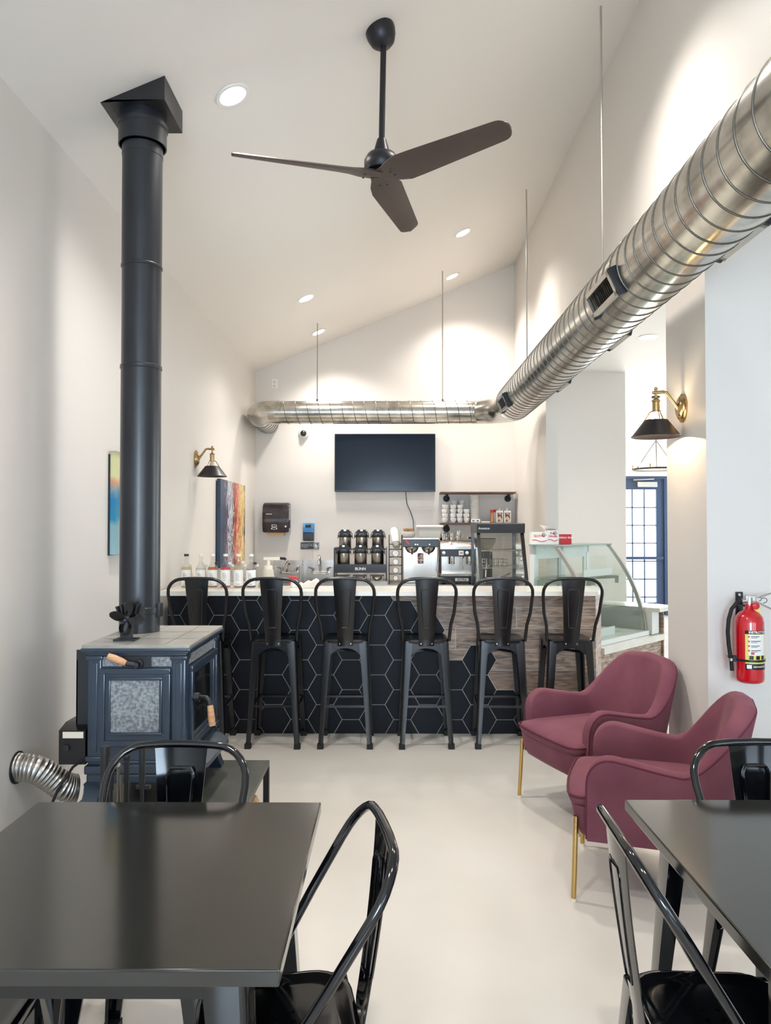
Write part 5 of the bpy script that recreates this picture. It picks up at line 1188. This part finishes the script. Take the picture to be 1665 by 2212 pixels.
b = B().faces([(px_-w, py_-w, zbx), (px_+w, py_-w, zbx), (px_+w, py_+w, zbx), (px_-w, py_+w, zbx), (px_-w, py_-w, zc(px_-w)), (px_+w, py_-w, zc(px_+w)), (px_+w, py_+w, zc(px_+w)), (px_-w, py_+w, zc(px_-w))],
    [(0, 1, 2, 3), (0, 1, 5, 4), (1, 2, 6, 5), (2, 3, 7, 6), (3, 0, 4, 7), (4, 5, 6, 7)])
obj('ceiling_box', b, 'pipe2', t)
# heat powered fan on the stove
t = thing('stove_fan', 'small black heat-powered fan standing on the stove top', 'fan', (-1.27, 3.47, 1.009))
ox, oy = -1.215, 3.46
obj('base', B().box(ox-0.05, ox+0.05, oy-0.02, oy+0.05, 1.009, 1.016).box(ox-0.025, ox+0.025, oy+0.0, oy+0.03, 1.016, 1.08), 'matte', t)
b = B()
for k in range(-3, 4): b.prism([(ox+k*0.010, oy+0.03, 1.08), (ox+k*0.020, oy+0.03, 1.16+0.01*(3-abs(k))), (ox+k*0.020+0.010, oy+0.03, 1.16+0.01*(3-abs(k))), (ox+k*0.010+0.004, oy+0.03, 1.08)], (0, 0.05, 0))
obj('cooling_fins', b, 'matte', t)
hub = Vector((ox+0.012, oy-0.02, 1.115)); rt = obj('rotor_hub', B().lathe([(0.012, 0), (0.012, 0.02), (0.001, 0.024)], hub+Vector((0, 0.02, 0)), (0, -1, 0), 16), 'matte', t)
for k, deg in enumerate((80, 170, 262, 350)):
    a = math.radians(deg); D = Vector((math.cos(a), 0, math.sin(a))); P_ = Vector((-math.sin(a), 0.55, math.cos(a))).normalized(); R = []
    for u in [i/8 for i in range(9)]:
        w_ = 0.006+0.022*math.sin(PI*min(1, u*0.93+0.03))**0.8; c = hub + D*(0.008+0.072*u)
        R.append([c - P_*w_, c + Vector((0, -0.003, 0)), c + P_*w_, c + Vector((0, 0.001, 0))])
    obj('rotor_blade', B().rings(R), 'black', rt, sharp=60)
# flexible hose
pts = [(-1.69, 3.42, 0.44), (-1.66, 3.42, 0.44), (-1.60, 3.43, 0.425), (-1.55, 3.45, 0.385), (-1.50, 3.47, 0.34), (-1.465, 3.495, 0.322), (-1.45, 3.505, 0.318)]
dense = []
for i in range(len(pts)-1):
    p0, p1, p2, p3 = (Vector(pts[max(i-1, 0)]), Vector(pts[i]), Vector(pts[i+1]), Vector(pts[min(i+2, len(pts)-1)]))
    for k in range(12):
        u = k/12; dense.append(0.5*((2*p1)+(p2-p0)*u+(2*p0-5*p1+4*p2-p3)*u*u+(-p0+3*p1-3*p2+p3)*u**3))
t = thing('flexible_duct_hose', 'ribbed aluminium hose between the wall and the stove', 'hose', (-1.55, 3.45, 0.25))
obj('ribbed_hose', B().tube(dense, [0.061+(0.003 if (i % 3) == 0 else 0) for i in range(len(dense))], 32), 'alu', t, sharp=15)
obj('wall_flange', B().lathe([(0.072, 0), (0.072, 0.006), (0.062, 0.008)], (-1.69, 3.42, 0.44), (1, 0, 0), 32), 'matte', t)
# fireplace tools
tx, ty = -0.94, 2.70
t = thing('fireplace_tool_set', 'black fireplace tool stand in front of the stove', 'fireplace tools', (tx, ty, 0))
obj('stand', B().lathe([(0.001, 0.02), (0.10, 0.012), (0.105, 0)], (tx, ty, 0), n=28).cyl((tx, ty, 0.01), (tx, ty, 0.70), 0.009, 12).ball((tx, ty, 0.71), 0.014)
    .tube([(tx-0.075, ty, 0.52), (tx+0.055, ty, 0.52)], 0.008, 8).tube([(tx, ty-0.06, 0.52), (tx, ty+0.06, 0.52)], 0.008, 8)
    .box(tx-0.06, tx+0.05, ty-0.045, ty-0.035, 0.44, 0.452), 'matte', t)
obj('poker', B().cyl((tx+0.055, ty, 0.08), (tx+0.055, ty, 0.76), 0.0065, 10).cyl((tx+0.055, ty, 0.60), (tx+0.055, ty, 0.76), 0.011, 10).box(tx+0.035, tx+0.085, ty-0.008, ty+0.008, 0.595, 0.607), 'matte', t)
obj('shovel', B().cyl((tx-0.045, ty-0.03, 0.2), (tx-0.045, ty-0.03, 0.66), 0.0065, 10).cyl((tx-0.045, ty-0.03, 0.60), (tx-0.045, ty-0.03, 0.71), 0.010, 10).box(tx-0.095, tx+0.005, ty-0.036, ty-0.03, 0.06, 0.22), 'matte', t)
obj('tongs', B().cyl((tx-0.01, ty-0.05, 0.12), (tx-0.012, ty-0.05, 0.68), 0.006, 10).cyl((tx+0.012, ty-0.05, 0.12), (tx-0.004, ty-0.05, 0.66), 0.006, 10).ball((tx-0.01, ty-0.05, 0.69), 0.012), 'seam', t)
obj('brush', B().cyl((tx-0.085, ty+0.02, 0.3), (tx-0.085, ty+0.02, 0.74), 0.018, 12).cyl((tx-0.085, ty+0.02, 0.08), (tx-0.085, ty+0.02, 0.32), 0.034, 14), 'matte', t)
t = thing('lighter_wand', 'lighter with a rounded orange handle leaning on the fireplace tools', 'lighter', (-0.865, 2.62, 0))
obj('grip', B().tube([(-0.862, 2.60, 0.44), (-0.862, 2.60, 0.50), (-0.862, 2.60, 0.56), (-0.862, 2.60, 0.578)], [0.014, 0.018, 0.018, 0.009], 16), 'orange', t)
obj('barrel', B().cyl((-0.862, 2.60, 0.0), (-0.862, 2.60, 0.44), 0.006, 8), 'matte', t)

# ------------------------------------------------------------------ fire extinguisher on the side wall
ex, ey = 1.735, 3.635
t = thing('fire_extinguisher', 'red fire extinguisher with black hose and instruction label on the side wall', 'fire extinguisher', (ex, ey, 0.785))
er = 0.0655
obj('cylinder', B().lathe([(0.001, 0.004), (0.05, 0), (0.062, 0.008), (er, 0.022), (er, 0.288), (0.060, 0.315), (0.045, 0.335), (0.024, 0.348), (0.017, 0.356), (0.017, 0.375), (0.001, 0.375)], (ex, ey, 0.785), n=48), 'red', t)
def wrap(b, a0, a1, z0, z1, rr_):
    n = 16; f = lambda a, r: (ex+r*math.sin(a), ey-r*math.cos(a))
    ang = [lerp(a0, a1, i/n) for i in range(n+1)]
    return b.rings([[(*f(a, rr_), z) for a in ang]+[(*f(a, er-0.001), z) for a in reversed(ang)] for z in (z0, z1)])
lbl = obj('instruction_label', wrap(B(), -0.72, 0.95, 0.785+0.078, 0.785+0.255, er+0.0008), 'yellow', t)
obj('label_header', wrap(wrap(B(), -0.72, 0.95, 0.785+0.238, 0.785+0.255, er+0.0014), -0.72, 0.95, 0.785+0.070, 0.785+0.098, er+0.0014), 'tvframe', lbl)
obj('label_panel', wrap(B(), -0.5, 0.80, 0.785+0.138, 0.785+0.236, er+0.0014), 'paper', lbl)
pr = B()
for k in range(4):
    zz = 0.785+0.226-0.022*k
    wrap(pr, -0.34, 0.25+0.1*(k % 2), zz, zz+0.003, er+0.002); wrap(pr, -0.34, 0.1, zz-0.006, zz-0.004, er+0.002)
for a0 in (-0.45, 0.0, 0.42): wrap(pr, a0, a0+0.27, 0.785+0.118, 0.785+0.136, er+0.002)
obj('label_print', pr, 'tvframe', lbl)
mk = B()
for k in range(4): wrap(mk, -0.52, -0.42, 0.785+0.222-0.022*k, 0.785+0.230-0.022*k, er+0.0024)
wrap(mk, -0.35, -0.12, 0.785+0.142, 0.785+0.152, er+0.002)
obj('red_print', mk, 'redp', lbl)
wm = B(); wrap(wm, -0.62, -0.30, 0.785+0.075, 0.785+0.093, er+0.002); obj('white_emblem', wm, 'paper', lbl)
def curved_text(body, a0, a1, z, size, m, name):
    n = len(body); allb = bmesh.new()
    for i, ch in enumerate(body):
        a = lerp(a0, a1, (i+0.5)/n); r = er+0.002
        cu = bpy.data.curves.new(name, 'FONT'); cu.body = ch; cu.size = size; cu.align_x = 'CENTER'; cu.align_y = 'CENTER'; cu.offset = size*0.025
        o = bpy.data.objects.new(name, cu); C.objects.link(o); bpy.context.view_layer.update()
        me = bpy.data.meshes.new_from_object(o); bpy.data.objects.remove(o)
        me.transform(Matrix.Translation(Vector((ex+r*math.sin(a), ey-r*math.cos(a), z)) - origin_of(lbl)) @ Matrix.Rotation(a, 4, 'Z') @ Matrix.Rotation(PI/2, 4, 'X'))
        allb.from_mesh(me)
    me = bpy.data.meshes.new(name); allb.to_mesh(me); allb.free(); me.materials.append(M[m])
    q = bpy.data.objects.new(name, me); C.objects.link(q); q.parent = lbl
curved_text('INSTRUCTIONS', -0.52, 0.92, 0.785+0.2465, 0.0155, 'paper', 'header_lettering')
curved_text('ADVANTAGE', -0.2, 0.85, 0.785+0.084, 0.011, 'paper', 'maker_lettering')
obj('strap', wrap(B(), -1.7, 1.7, 0.785+0.106, 0.785+0.116, er+0.004).box(ex-er-0.022, ex-er, ey-0.015, ey+0.02, 0.785+0.10, 0.785+0.125), 'tvframe', t)
obj('bracket', B().box(ex-0.018, ex+0.018, 3.733, 3.74, 0.785+0.02, 0.785+0.425, bev=0.002).box(ex-0.018, ex+0.018, ey+0.02, 3.735, 0.785+0.36, 0.785+0.366), 'tvframe', t)
obj('bracket_screw', B().lathe([(0.001, 0.004), (0.007, 0.003), (0.008, 0)], (ex, 3.733, 0.785+0.41), (0, -1, 0), 14), 'alu', t)
hz = 0.785+0.372
v = obj('valve', B().cyl((ex, ey, hz-0.004), (ex, ey, hz+0.035), 0.017, 18).box(ex-0.018, ex+0.03, ey-0.012, ey+0.012, hz+0.015, hz+0.045, bev=0.004).cyl((ex, ey, hz+0.02), (ex-0.035, ey, hz+0.018), 0.010, 14), 'alu', t)
obj('pressure_gauge', B().lathe([(0.017, 0), (0.017, 0.01), (0.014, 0.012), (0.001, 0.012)], (ex+0.022, ey-0.016, hz-0.004), (0, -1, 0), 20), 'redp', v)
obj('handle', B().prism([(ex+0.02, ey-0.009, hz+0.03), (ex+0.05, ey-0.009, hz+0.045), (ex+0.115, ey-0.009, hz+0.062), (ex+0.115, ey-0.009, hz+0.056), (ex+0.05, ey-0.009, hz+0.032)], (0, 0.018, 0)).prism([(ex+0.035, ey-0.009, hz+0.008), (ex+0.115, ey-0.009, hz-0.03), (ex+0.115, ey-0.009, hz-0.022), (ex+0.04, ey-0.009, hz+0.016)], (0, 0.018, 0)), 'chrome', v)
obj('pull_pin', B().tube([(ex+0.04, ey-0.02, hz+0.02)] + [(ex+0.062+0.015*math.cos(a), ey-0.02, hz+0.022+0.012*math.sin(a)) for a in [PI-5*i/12 for i in range(13)]], 0.0016, 5), 'rubber', v)
obj('tag', B().box(ex+0.02, ex+0.045, ey-0.022, ey-0.02, hz-0.045, hz-0.018), 'yellow', v)
hp = [(ex-0.033, ey, hz+0.018), (ex-0.055, ey, hz+0.012), (ex-0.085, ey-0.004, hz-0.02), (ex-0.102, ey-0.008, hz-0.07), (ex-0.107, ey-0.008, hz-0.13), (ex-0.103, ey-0.008, hz-0.19), (ex-0.095, ey-0.008, hz-0.25)]
h_ = obj('hose', B().tube(hp, 0.0095, 14), 'rubber', t)
obj('hose_nozzle', B().tube([(ex-0.095, ey-0.008, hz-0.245), (ex-0.092, ey-0.008, hz-0.262), (ex-0.088, ey-0.008, hz-0.315)], [0.012, 0.0085, 0.0095], 14), 'rubber', h_)
obj('hose_ferrule', B().cyl((ex-0.0935, ey-0.008, hz-0.255), (ex-0.092, ey-0.008, hz-0.268), 0.0105, 14), 'alu', h_)
obj('hose_clip', B().box(ex-0.108, ex-er+0.003, ey-0.010, ey-0.004, 0.785+0.122, 0.785+0.130), 'tvframe', t)
